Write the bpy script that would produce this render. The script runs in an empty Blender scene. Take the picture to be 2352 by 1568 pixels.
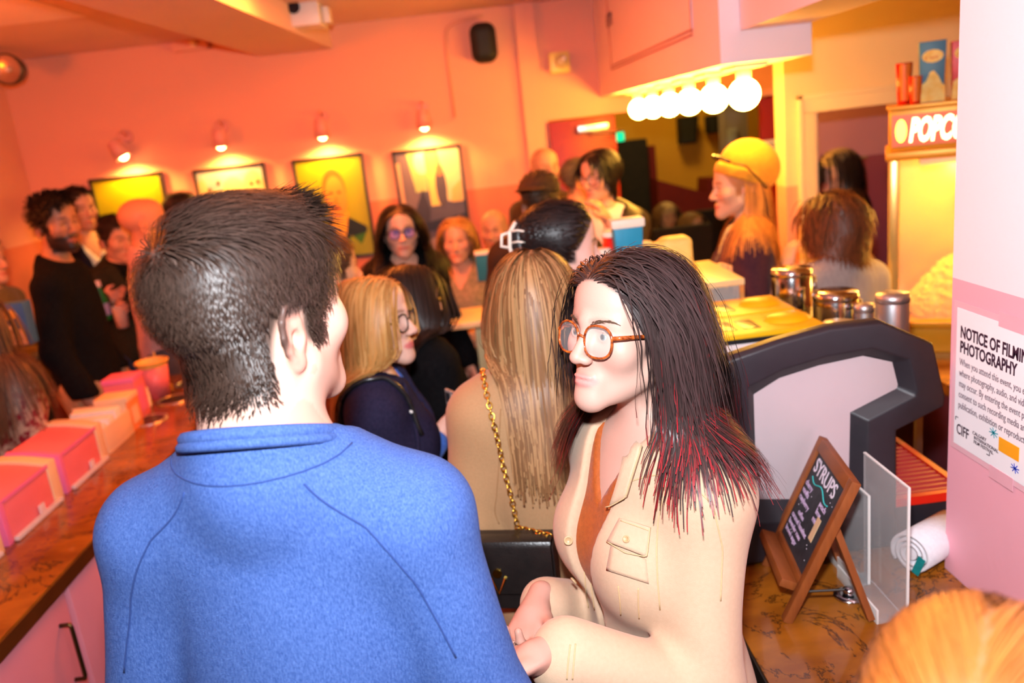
import bpy, bmesh, math, random
import numpy as np
from math import sin, cos, radians, pi
from mathutils import Matrix, Vector
random.seed(7); RNG = np.random.default_rng(11)
SC = bpy.context.scene; COL = SC.collection

# ------------------------------------------------------------------ camera
FPX, CAM_H = 1860.0, 1.93
ROLL, YAW, PITCH = radians(6.58), radians(1.55), radians(14.66)
_F = np.array([sin(YAW)*cos(PITCH), cos(YAW)*cos(PITCH), -sin(PITCH)])
_R0 = np.array([cos(YAW), -sin(YAW), 0.0]); _U0 = np.cross(_R0, _F)
_R = cos(ROLL)*_R0 - sin(ROLL)*_U0; _U = sin(ROLL)*_R0 + cos(ROLL)*_U0
CAMP = np.array([0, 0, CAM_H])
def ray(px, py): return _F + (px-1176)/FPX*_R + (784-py)/FPX*_U
def at(px, py, y):
    v = ray(px, py); return CAMP + v*(y/v[1])
def atz(px, py, z):
    v = ray(px, py); return CAMP + v*((z-CAM_H)/v[2])
cam = bpy.data.cameras.new('camera'); camo = bpy.data.objects.new('camera', cam); COL.objects.link(camo)
camo.matrix_world = Matrix(((_R[0], _U[0], -_F[0], 0), (_R[1], _U[1], -_F[1], 0), (_R[2], _U[2], -_F[2], CAM_H), (0, 0, 0, 1)))
cam.sensor_width = 36; cam.lens = FPX/2352*36; cam.clip_start = .05
cam.dof.use_dof = True; cam.dof.focus_distance = 1.2; cam.dof.aperture_fstop = 3.0
SC.camera = camo
# ------------------------------------------------------------------ world, flash, room light, exposure
SC.view_settings.view_transform = 'Standard'; SC.view_settings.look = 'None'
SC.view_settings.exposure = 0.0; SC.view_settings.gamma = 1.0; SC.view_settings.use_curve_mapping = False
try:        # light path limits keep the full-size picture quick
    cy = SC.cycles; cy.max_bounces = 5; cy.diffuse_bounces = 3; cy.glossy_bounces = 2; cy.transmission_bounces = 3; cy.transparent_max_bounces = 6
    cy.caustics_reflective = False; cy.caustics_refractive = False; cy.use_adaptive_sampling = True; cy.adaptive_threshold = .10; cy.adaptive_min_samples = 16
except Exception: pass
W = bpy.data.worlds.new('world'); SC.world = W; W.use_nodes = True
W.node_tree.nodes['Background'].inputs[0].default_value = (1, .36, .16, 1)
W.node_tree.nodes['Background'].inputs[1].default_value = .012
def lamp(name, kind, loc, power, color, size=.1, rot=None, parent=None, **kw):
    L = bpy.data.lights.new(name, kind); L.energy = power; L.color = color
    if kind == 'AREA': L.size = size
    else: L.shadow_soft_size = size
    for k, v in kw.items(): setattr(L, k, v)
    o = bpy.data.objects.new(name, L); COL.objects.link(o); o.location = loc
    if rot: o.rotation_euler = rot
    if parent: o.parent = parent
    return o
_fl = CAMP + _U*.21 - _F*.02 - _R*.03
fl = lamp('camera_flash', 'AREA', _fl, 50, (.96, 1, 1.06), .07)        # the photographer's flash, above the lens
fl.matrix_world = Matrix(((_R[0], _U[0], -_F[0], _fl[0]), (_R[1], _U[1], -_F[1], _fl[1]), (_R[2], _U[2], -_F[2], _fl[2]), (0, 0, 0, 1)))
lamp('added_warm_fill', 'AREA', (-.5, 3.6, 2.64), 50, (1, .19, .02), .6)  # unseen overhead light added for the orange ambience at the back
lamp('added_warm_fill', 'AREA', (-.2, 1.6, 2.64), 4, (1, .22, .04), .5)  # weaker unseen fill added overhead, orange on the foreground
lamp('left_wall_lamp', 'POINT', (-2.66, 3.05, 2.15), 48, (1, .20, .004), .12)

# ------------------------------------------------------------------ materials
MATS = {}
def mat(name, col, rough=.55, metal=0., noise=None, bump=None, emit=None, alpha=None, trans=None, coat=0., sheen=0., attr=False, spec=.5, sss=0., ior=1.45):
    """noise=(scale, colour2, contrast[, stretch])  bump=(scale, strength[, stretch])"""
    if name in MATS: return MATS[name]
    m = bpy.data.materials.new(name); m.use_nodes = True; MATS[name] = m
    nt = m.node_tree; N = nt.nodes; Lk = nt.links; b = N['Principled BSDF']
    b.inputs['Base Color'].default_value = (*col[:3], 1); b.inputs['Roughness'].default_value = rough
    b.inputs['Metallic'].default_value = metal; b.inputs['Specular IOR Level'].default_value = spec
    b.inputs['Coat Weight'].default_value = coat; b.inputs['Sheen Weight'].default_value = sheen; b.inputs['IOR'].default_value = ior
    if sss: b.inputs['Subsurface Weight'].default_value = sss; b.inputs['Subsurface Radius'].default_value = (.9, .3, .15); b.inputs['Subsurface Scale'].default_value = .008
    tc = N.new('ShaderNodeTexCoord')
    def noi(scale, stretch=None, detail=4):
        n = N.new('ShaderNodeTexNoise'); n.inputs['Scale'].default_value = scale; n.inputs['Detail'].default_value = detail
        if stretch:
            mp = N.new('ShaderNodeMapping'); mp.inputs['Scale'].default_value = stretch
            Lk.new(tc.outputs['Object'], mp.inputs['Vector']); Lk.new(mp.outputs[0], n.inputs['Vector'])
        else: Lk.new(tc.outputs['Object'], n.inputs['Vector'])
        return n
    src = None
    if attr:
        a = N.new('ShaderNodeVertexColor'); a.layer_name = 'Col'; src = a.outputs['Color']
    if noise:
        n = noi(noise[0], noise[3] if len(noise) > 3 else None)
        r = N.new('ShaderNodeValToRGB'); c = noise[2]
        r.color_ramp.elements[0].position = max(0, .5-c); r.color_ramp.elements[1].position = min(1, .5+c)
        mx = N.new('ShaderNodeMix'); mx.data_type = 'RGBA'
        Lk.new(n.outputs['Fac'], r.inputs[0]); Lk.new(r.outputs[0], mx.inputs['Factor'])
        if src: Lk.new(src, mx.inputs['A'])
        else: mx.inputs['A'].default_value = (*col[:3], 1)
        mx.inputs['B'].default_value = (*noise[1][:3], 1)
        src = mx.outputs['Result']
    if src: Lk.new(src, b.inputs['Base Color'])
    if bump:
        n = noi(bump[0], bump[2] if len(bump) > 2 else None, 3); bp = N.new('ShaderNodeBump')
        bp.inputs['Strength'].default_value = bump[1]; bp.inputs['Distance'].default_value = .004
        Lk.new(n.outputs['Fac'], bp.inputs['Height']); Lk.new(bp.outputs[0], b.inputs['Normal'])
    if emit:
        b.inputs['Emission Color'].default_value = (*emit[:3], 1); b.inputs['Emission Strength'].default_value = emit[3]
    if alpha is not None: b.inputs['Alpha'].default_value = alpha
    if trans: b.inputs['Transmission Weight'].default_value = trans
    return m
def srgb(r, g, b):
    f = lambda c: (c/255/12.92) if c/255 <= .04045 else ((c/255+.055)/1.055)**2.4
    return (f(r), f(g), f(b))

# ------------------------------------------------------------------ object helpers
def empty(name, loc=(0, 0, 0), rz=0):
    o = bpy.data.objects.new(name, None); o.empty_display_size = .1; COL.objects.link(o)
    o.location = tuple(float(c) for c in loc); o.rotation_euler = (0, 0, rz); return o
def tag(o, label=None, cat=None, group=None, kind=None):
    if label: o['label'] = label
    if cat: o['category'] = cat
    if group: o['group'] = group
    if kind: o['kind'] = kind
    return o
def link(name, me, m=None, parent=None, smooth=False, loc=None):
    o = bpy.data.objects.new(name, me); COL.objects.link(o)
    if m is not None:
        for x in (m if isinstance(m, (list, tuple)) else [m]): me.materials.append(x)
    if parent: o.parent = parent
    if loc is not None: o.location = tuple(float(c) for c in loc)
    if smooth: me.shade_smooth()
    return o
def np_mesh(name, V, Q, col=None):
    """V (n,3), Q (m,3|4) -> mesh; col (n,3) per-vertex colour"""
    me = bpy.data.meshes.new(name); V = np.asarray(V, np.float32); Q = np.asarray(Q, np.int32)
    k = Q.shape[1]; me.vertices.add(len(V)); me.vertices.foreach_set('co', V.ravel())
    me.loops.add(Q.size); me.loops.foreach_set('vertex_index', Q.ravel())
    me.polygons.add(len(Q)); me.polygons.foreach_set('loop_start', np.arange(0, Q.size, k, dtype=np.int32))
    me.update(calc_edges=True)
    if col is not None:
        ca = me.color_attributes.new('Col', 'FLOAT_COLOR', 'POINT')
        c4 = np.ones((len(V), 4), np.float32); c4[:, :3] = col; ca.data.foreach_set('color', c4.ravel())
    return me
class MB:
    """collects simple solids into one mesh"""
    def __init__(s): s.v = []; s.f = []; s.mi = []; s.cur = 0
    def add(s, V, F):
        o = len(s.v); s.v += [tuple(map(float, p)) for p in V]; s.f += [tuple(i+o for i in q) for q in F]; s.mi += [s.cur]*len(F); return s
    def box(s, lo, hi, M=None):
        V = [(x, y, z) for z in (lo[2], hi[2]) for y in (lo[1], hi[1]) for x in (lo[0], hi[0])]
        if M is not None: V = [M @ Vector(p) for p in V]
        return s.add(V, [(0, 2, 3, 1), (4, 5, 7, 6), (0, 1, 5, 4), (1, 3, 7, 5), (3, 2, 6, 7), (2, 0, 4, 6)])
    def lathe(s, prof, n=24, M=None, cap=True):
        V = []; F = []
        for (r, z) in prof:
            for i in range(n): a = 2*pi*i/n; V.append((r*cos(a), r*sin(a), z))
        for j in range(len(prof)-1):
            for i in range(n): F.append((j*n+i, j*n+(i+1) % n, (j+1)*n+(i+1) % n, (j+1)*n+i))
        if cap: F.append(tuple(range(n-1, -1, -1))); F.append(tuple(range((len(prof)-1)*n, len(prof)*n)))
        if M is not None: V = [M @ Vector(p) for p in V]
        return s.add(V, F)
    def tube(s, pts, r, n=8, closed=False):
        pts = [Vector(tuple(map(float, p))) for p in pts]; V = []; F = []; m = len(pts)
        rr = r if isinstance(r, (list, tuple)) else [r]*m
        up = None
        for j, p in enumerate(pts):
            if closed: t = (pts[(j+1) % m]-pts[j-1])
            else: t = (pts[min(j+1, m-1)]-pts[max(j-1, 0)])
            t.normalize()
            if up is None: up = t.orthogonal().normalized()
            up = (up - t*up.dot(t))
            up = up.normalized() if up.length > 1e-6 else t.orthogonal().normalized()
            w = t.cross(up)
            for i in range(n): a = 2*pi*i/n; V.append(p+(up*cos(a)+w*sin(a))*rr[j])
        for j in range(m if closed else m-1):
            k = (j+1) % m
            for i in range(n): F.append((j*n+i, j*n+(i+1) % n, k*n+(i+1) % n, k*n+i))
        if not closed: F.append(tuple(range(n-1, -1, -1))); F.append(tuple(range((m-1)*n, m*n)))
        return s.add(V, F)
    def prism(s, poly, axis, a, b, M=None):
        """poly of 2-D points extruded along axis ('x','y','z') from a to b"""
        n = len(poly)
        mk = {'x': lambda p, t: (t, p[0], p[1]), 'y': lambda p, t: (p[0], t, p[1]), 'z': lambda p, t: (p[0], p[1], t)}[axis]
        V = [mk(p, a) for p in poly]+[mk(p, b) for p in poly]
        F = [tuple(range(n)), tuple(range(2*n-1, n-1, -1))]+[(i, i+n, (i+1) % n+n, (i+1) % n) for i in range(n)]
        if M is not None: V = [M @ Vector(p) for p in V]
        return s.add(V, F)
    def build(s, name, m, parent=None, bevel=0, smooth=False, seg=2, loc=None):
        me = bpy.data.meshes.new(name); me.from_pydata(s.v, [], s.f)
        if s.cur: me.polygons.foreach_set('material_index', s.mi)
        bm = bmesh.new(); bm.from_mesh(me)
        bmesh.ops.recalc_face_normals(bm, faces=bm.faces)
        if bevel: bmesh.ops.bevel(bm, geom=[e for e in bm.edges if e.is_manifold and e.calc_face_angle(0) > .5], offset=bevel, segments=seg, affect='EDGES', profile=.6)
        bm.to_mesh(me); bm.free()
        o = link(name, me, m, parent, loc=loc)
        if smooth: me.shade_smooth()
        elif bevel: me.shade_smooth(); me.set_sharp_from_angle(angle=radians(40))
        return o
def sphere_mesh(name, r, n=20, m=12, sc=(1, 1, 1)):
    b = MB(); prof = [(max(r*sin(pi*j/m), 1e-5), -r*cos(pi*j/m)) for j in range(m+1)]
    b.lathe(prof, n, Matrix.Diagonal((*sc, 1)), cap=False); me = bpy.data.meshes.new(name); me.from_pydata(b.v, [], b.f); me.shade_smooth(); return me
def text_mesh(name, s, size, m, parent, M, bold=0., align='LEFT', spacing=1.0, depth=.0004):
    cu = bpy.data.curves.new(name, 'FONT'); cu.body = s; cu.size = size; cu.offset = bold; cu.align_x = align; cu.resolution_u = 3
    cu.extrude = depth; cu.space_character = spacing
    t = bpy.data.objects.new('tmp_text', cu); COL.objects.link(t)
    dg = bpy.context.evaluated_depsgraph_get(); me = bpy.data.meshes.new_from_object(t.evaluated_get(dg))
    bpy.data.objects.remove(t); bpy.data.curves.remove(cu)
    me.transform(M); me.materials.clear()
    return link(name, me, m, parent)
def frame_M(o, x, y):
    """4x4 with origin o, x axis, y axis (z = x cross y)"""
    x = Vector(tuple(map(float, x))).normalized(); y = Vector(tuple(map(float, y))); y = (y-x*x.dot(y)).normalized(); z = x.cross(y)
    return Matrix(((x.x, y.x, z.x, o[0]), (x.y, y.y, z.y, o[1]), (x.z, y.z, z.z, o[2]), (0, 0, 0, 1)))
# ------------------------------------------------------------------ signed-distance sculpting (numpy)
def A3(*p): return np.array(p, np.float32)
def rcone(a, b, ra, rb, k=.02, op=1): return ('c', np.asarray(a, np.float32), np.asarray(b, np.float32), ra, rb, k, op)
def ell(c, r, k=.02, op=1, R=None): return ('e', np.asarray(c, np.float32), np.asarray(r, np.float32), R, None, k, op)
def rbox(c, h, rad, k=.01, op=1, R=None): return ('b', np.asarray(c, np.float32), np.asarray(h, np.float32), R, rad, k, op)
def rotm(ax=0, ay=0, az=0):
    cx, sx, cy, sy, cz, sz = cos(ax), sin(ax), cos(ay), sin(ay), cos(az), sin(az)
    X = np.array([[1, 0, 0], [0, cx, -sx], [0, sx, cx]]); Yy = np.array([[cy, 0, sy], [0, 1, 0], [-sy, 0, cy]]); Z = np.array([[cz, -sz, 0], [sz, cz, 0], [0, 0, 1]])
    return (Z @ Yy @ X).astype(np.float32)
def group(c, r, prims): return ('g', np.asarray(c, np.float32), r, prims, None, 0, 2)
def prim_x(p, x, y, z):
    """distance for column arrays"""
    t = p[0]
    if t == 'c':
        _, a, b, ra, rb, _, _ = p; ba = b-a; l2 = float(ba @ ba)+1e-12; bx, by, bz = float(ba[0]), float(ba[1]), float(ba[2])
        x = x-float(a[0]); y = y-float(a[1]); z = z-float(a[2])
        h = x*(bx/l2); h += y*(by/l2); h += z*(bz/l2); np.clip(h, 0, 1, out=h)
        x -= h*bx; y -= h*by; z -= h*bz; x *= x; y *= y; z *= z; x += y; x += z; np.sqrt(x, out=x)
        h *= (rb-ra); h += ra; x -= h; return x
    c = p[1]; x = x-float(c[0]); y = y-float(c[1]); z = z-float(c[2])
    if p[3] is not None:
        R = p[3]; x, y, z = x*float(R[0, 0])+y*float(R[1, 0])+z*float(R[2, 0]), x*float(R[0, 1])+y*float(R[1, 1])+z*float(R[2, 1]), x*float(R[0, 2])+y*float(R[1, 2])+z*float(R[2, 2])
    r = p[2]
    if t == 'e':
        x *= 1/float(r[0]); y *= 1/float(r[1]); z *= 1/float(r[2]); k0 = x*x; k0 += y*y; k0 += z*z; np.sqrt(k0, out=k0)
        x *= 1/float(r[0]); y *= 1/float(r[1]); z *= 1/float(r[2]); x *= x; y *= y; z *= z; x += y; x += z; np.sqrt(x, out=x); x += 1e-9
        return k0*(k0-1)/x
    x = np.abs(x)-float(r[0]-p[4]); y = np.abs(y)-float(r[1]-p[4]); z = np.abs(z)-float(r[2]-p[4])
    i = np.minimum(np.maximum(np.maximum(x, y), z), 0); x = np.maximum(x, 0); y = np.maximum(y, 0); z = np.maximum(z, 0)
    return np.sqrt(x*x+y*y+z*z)+i-p[4]
def cols(P): P = np.asarray(P, np.float32); return [np.ascontiguousarray(P[:, k]) for k in range(3)]
def prim_d(p, P): return prim_x(p, *cols(P))
def smin(a, b, k):
    if k <= 0: return np.minimum(a, b)
    h = np.maximum(k-np.abs(a-b), 0)/k; return np.minimum(a, b)-h*h*k*.25
def smax(a, b, k): return -smin(-a, -b, k)
def evalc(prims, x, y, z, infl=0., d=None):
    for p in prims:
        if p[0] == 'g':
            c = p[1]; i = np.flatnonzero((x-float(c[0]))**2+(y-float(c[1]))**2+(z-float(c[2]))**2 < p[2]**2)
            if len(i): d[i] = evalc(p[3], x[i], y[i], z[i], infl, d[i])
            continue
        e = prim_x(p, x, y, z)
        if p[6] > 0:
            if infl: e -= infl
            d = e if d is None else smin(d, e, p[5])
        else: d = smax(d, -e, p[5])
    return d
def evalp(prims, P, infl=0.): return evalc(prims, *cols(P), infl)
def grad(f, P, e=.0015):
    K = np.array([[1, -1, -1], [-1, -1, 1], [-1, 1, -1], [1, 1, 1]], np.float32); g = np.zeros_like(P)
    for k in K: g += k*f(P+k*e)[:, None]
    return g/(np.linalg.norm(g, axis=1, keepdims=True)+1e-9)
def sdf_mesh(f, lo, hi, h, relax=2):
    """surface nets over a block-sparse grid"""
    lo = np.asarray(lo, np.float32); hi = np.asarray(hi, np.float32); c = 4; B = c*h
    nb = np.maximum(np.ceil((hi-lo)/B).astype(int), 1)
    ii = np.stack(np.meshgrid(*[np.arange(n) for n in nb], indexing='ij'), -1).reshape(-1, 3)
    cen = lo+(ii*c+(c-1)/2).astype(np.float32)*h
    dc = f(cen); act = np.abs(dc) < B*1.25+.006
    vals = np.empty((nb[0], c, nb[1], c, nb[2], c), np.float32)
    vals[:] = np.where(dc < 0, -1, 1).reshape(nb)[:, None, :, None, :, None]
    ai = ii[act]
    off = np.stack(np.meshgrid(np.arange(c), np.arange(c), np.arange(c), indexing='ij'), -1).reshape(-1, 3)
    pts = (ai[:, None, :]*c+off[None]).reshape(-1, 3); dv = f(lo+pts.astype(np.float32)*h)
    vals[pts[:, 0]//c, pts[:, 0] % c, pts[:, 1]//c, pts[:, 1] % c, pts[:, 2]//c, pts[:, 2] % c] = dv
    V = vals.reshape(nb[0]*c, nb[1]*c, nb[2]*c); S = V < 0
    cnt = np.zeros(tuple(n-1 for n in V.shape), np.int8)
    cor = [(x, y, z) for x in (0, 1) for y in (0, 1) for z in (0, 1)]
    sl = lambda o, s: slice(o, s-1+o)
    for (x, y, z) in cor: cnt += S[sl(x, V.shape[0]), sl(y, V.shape[1]), sl(z, V.shape[2])]
    cells = np.argwhere((cnt > 0) & (cnt < 8))
    if len(cells) == 0: return np.zeros((0, 3), np.float32), np.zeros((0, 4), np.int32)
    cv = np.stack([V[cells[:, 0]+x, cells[:, 1]+y, cells[:, 2]+z] for (x, y, z) in cor], 1)
    acc = np.zeros((len(cells), 3), np.float32); n = np.zeros(len(cells), np.float32)
    for i in range(8):
        for j in range(i+1, 8):
            dd = [abs(cor[i][k]-cor[j][k]) for k in range(3)]
            if sum(dd) != 1: continue
            m = (cv[:, i] < 0) != (cv[:, j] < 0); t = cv[:, i]/(cv[:, i]-cv[:, j]+1e-12)
            p = np.array(cor[i], np.float32)+t[:, None]*(np.array(cor[j], np.float32)-np.array(cor[i], np.float32))
            acc += np.where(m[:, None], p, 0); n += m
    P = lo+(cells+acc/n[:, None])*h
    idx = np.full(cnt.shape, -1, np.int32); idx[cells[:, 0], cells[:, 1], cells[:, 2]] = np.arange(len(cells))
    Q = []
    for ax in range(3):
        a = [slice(None)]*3; b = [slice(None)]*3; a[ax] = slice(0, -1); b[ax] = slice(1, None)
        e = np.argwhere(S[tuple(a)] != S[tuple(b)]); u, w = (ax+1) % 3, (ax+2) % 3
        ok = (e[:, u] > 0) & (e[:, w] > 0) & (e[:, u] < V.shape[u]-1) & (e[:, w] < V.shape[w]-1); e = e[ok]
        if len(e) == 0: continue
        q = []
        for (du, dw) in ((1, 1), (0, 1), (0, 0), (1, 0)):
            g = e.copy(); g[:, u] -= du; g[:, w] -= dw; q.append(idx[g[:, 0], g[:, 1], g[:, 2]])
        q = np.stack(q, 1); fl = ~S[e[:, 0], e[:, 1], e[:, 2]]; q[fl] = q[fl][:, ::-1]; Q.append(q)
    Q = np.concatenate(Q); Q = Q[(Q >= 0).all(1)]
    for _ in range(relax):
        g = grad(f, P); P = P-g*np.clip(f(P), -h*.6, h*.6)[:, None]
    return P.astype(np.float32), Q
def wav(P, s, seed=0):
    """cheap smooth pseudo-noise, about -1..1"""
    r = np.random.default_rng(seed); v = 0
    for i in range(4):
        k = r.normal(size=3).astype(np.float32); k = k/np.linalg.norm(k)*s*(1+.45*i); v = v+np.sin(P @ k+r.uniform(0, 6.28)+1.3*np.sin(P @ (k[[1, 2, 0]]*.7)+i))/(1+.5*i)
    return v/2.2
def ribbons(paths, nrm, width, col, colfn=None, tip=.25):
    """paths (n,s,3), nrm (n,s,3) surface normals -> V,Q,C flat strands lying on the surface"""
    n, s, _ = paths.shape
    t = np.gradient(paths, axis=1); t /= np.linalg.norm(t, axis=2, keepdims=True)+1e-9
    side = np.cross(t, nrm); side /= np.linalg.norm(side, axis=2, keepdims=True)+1e-9
    w = (width if np.ndim(width) else np.full(n, width))[:, None, None]*np.concatenate([np.linspace(.8, 1, s//2), np.linspace(1, tip, s-s//2)])[None, :, None]*.5
    V = np.stack([paths-side*w, paths+side*w], 2).reshape(-1, 3)
    b = (np.arange(n)[:, None]*s+np.arange(s-1)[None])*2
    Q = np.stack([b, b+1, b+3, b+2], -1).reshape(-1, 4)
    C = np.repeat(col[:, :, None, :], 2, axis=2).reshape(-1, 3)
    return V, Q, C
# ------------------------------------------------------------------ people
def head_prims(sex='m', jaw=1.0, nose=1.0, ears=True):
    L = [ell((0, -.014, .042), (.0755, .097, .080)), ell((0, .045, .055), (.058, .046, .052), .03),
         ell((0, .028, -.030), (.0585, .058, .080), .045)]
    for s in (-1, 1):
        L += [rcone((s*.050*jaw, .005, -.058), (s*.012, .072, -.102), .019, .015, .03), ell((s*.041, .058, -.024), (.025, .022, .023), .03),
              rcone((s*.004, .0865, .020), (s*.042, .066, .019), .0105 if sex == 'm' else .009, .008, .018)]
    FC = []; L0, L = L, FC
    L += [ell((0, .079, -.101), (.018*jaw, .015, .017), .02), ell((0, .0775, -.070), (.026, .013, .020), .02)]
    for s in (-1, 1):
        L += [ell((s*.031, .100, .000), (.019, .018, .012), .014, -1), ell((s*.031, .0755, .000), (.0165, .0128, .0115), .005),
              ell((s*.031, .0935, -.0005), (.0128, .0115, .0046), .003, -1)]
    L += [rcone((0, .085, .012), (0, .108*1, -.033), .0072, .0105*nose, .012), ell((0, .109, -.036), (.010*nose, .0095, .0085), .006)]
    for s in (-1, 1): L += [ell((s*.0115*nose, .099, -.0385), (.0085, .0105, .0075), .006), ell((s*.0065, .104, -.0475), (.0035, .005, .004), .003, -1)]
    L += [ell((0, .0930, -.0655), (.0190, .0068, .0042), .007), ell((0, .0915, -.0750), (.0165, .0072, .0052), .007), ell((0, .1045, -.0705), (.024, .0085, .0011), .003, -1)]
    L = L0+[group((0, .088, -.035), .105, FC)]
    if ears:
        for s in (-1, 1): L.append(group((s*.080, -.018, -.014), .056, ear_prims(s)))
    return L
def ear_prims(s):
    e = lambda y, z, o=0.: (s*(.0725-.42*y*.6+o), -.016+y, -.014+z)
    L = [ell((s*.0755, -.020, -.012), (.0045, .0155, .027), .004, 1, rotm(0, 0, s*.33)), ell((s*.0725, -.012, -.014), (.007, .012, .022), .008)]
    H = [(.009, .010, .004), (.010, .024, .004), (.002, .0325, .005), (-.010, .030, .006), (-.0185, .018, .0065), (-.0195, .002, .006), (-.0150, -.014, .005), (-.0075, -.025, .004)]
    for a, b in zip(H[:-1], H[1:]): L.append(rcone(e(a[0], a[1], a[2]), e(b[0], b[1], b[2]), .0033, .0033, .003))
    L += [rcone(e(-.009, .020, .004), e(-.0115, -.004, .0045), .0026, .003, .003), rcone(e(-.0115, -.004, .0045), e(-.004, -.017, .003), .003, .0028, .003),
          ell(e(-.001, -.029, .003), (.0045, .0085, .009), .005), ell(e(.010, -.006, .004), (.004, .0045, .007), .004),
          ell(e(.000, -.006, .008), (.0075, .0075, .011), .003, -1), ell(e(-.004, .023, .0085), (.004, .0065, .0045), .003, -1)]
    return L
ELB = {'hang': ((.235, -.03, 1.13), (.245, .07, .90)), 'hold': ((.225, -.01, 1.12), (.10, .24, 1.12)), 'up': ((.21, .12, 1.20), (.09, .20, 1.44)), 'hip': ((.27, -.06, 1.14), (.17, .10, 1.02))}
class Person: pass
def hand_prims(w, d, n, side, curl=.55, sc=1.):
    """w wrist, d forward, n palm normal; the thumb leaves the side of the palm"""
    w = np.asarray(w, np.float32); d = np.asarray(d, float); d = d/np.linalg.norm(d); n = np.asarray(n, float); n = n-d*(n @ d); n /= np.linalg.norm(n); t = np.cross(d, n)*side
    R = np.stack([t, d, n], 1).astype(np.float32)
    L = [ell(w+d*.052*sc, np.array([.040, .052, .0145])*sc, .012, 1, R), rcone(w-d*.03*sc, w+d*.02*sc, .026*sc, .026*sc, .02)]
    for i, (o, ln) in enumerate(((.030, .070), (.0105, .080), (-.0095, .075), (-.028, .058))):
        p = w+(d*(.090-.006*abs(i-1.2))+t*o)*sc; a = .18+.08*i; q = p; r = .0092*sc
        L.append(rcone(w+(d*.05+t*o*.8)*sc, p, .011*sc, r, .006))
        for j, f in enumerate((.45, .32, .25)):
            a += curl*(.55+.35*(j > 0)); v = d*cos(a)+n*sin(a); q2 = q+v*ln*f*sc; L.append(rcone(q, q2, r, r*.92, .003)); q = q2; r *= .92
    p = w+(d*.030+t*.030)*sc; v = d*.62+t*.62+n*.30; v /= np.linalg.norm(v); q = p+v*.038*sc; v2 = d*.9+t*.12+n*.38; v2 /= np.linalg.norm(v2)
    L += [rcone(w+d*.012*sc+t*.012*sc, p, .016*sc, .0145*sc, .012), rcone(p, q, .0135*sc, .0105*sc, .006), rcone(q, q+v2*.030*sc, .0105*sc, .0085*sc, .004)]
    return L
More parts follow.
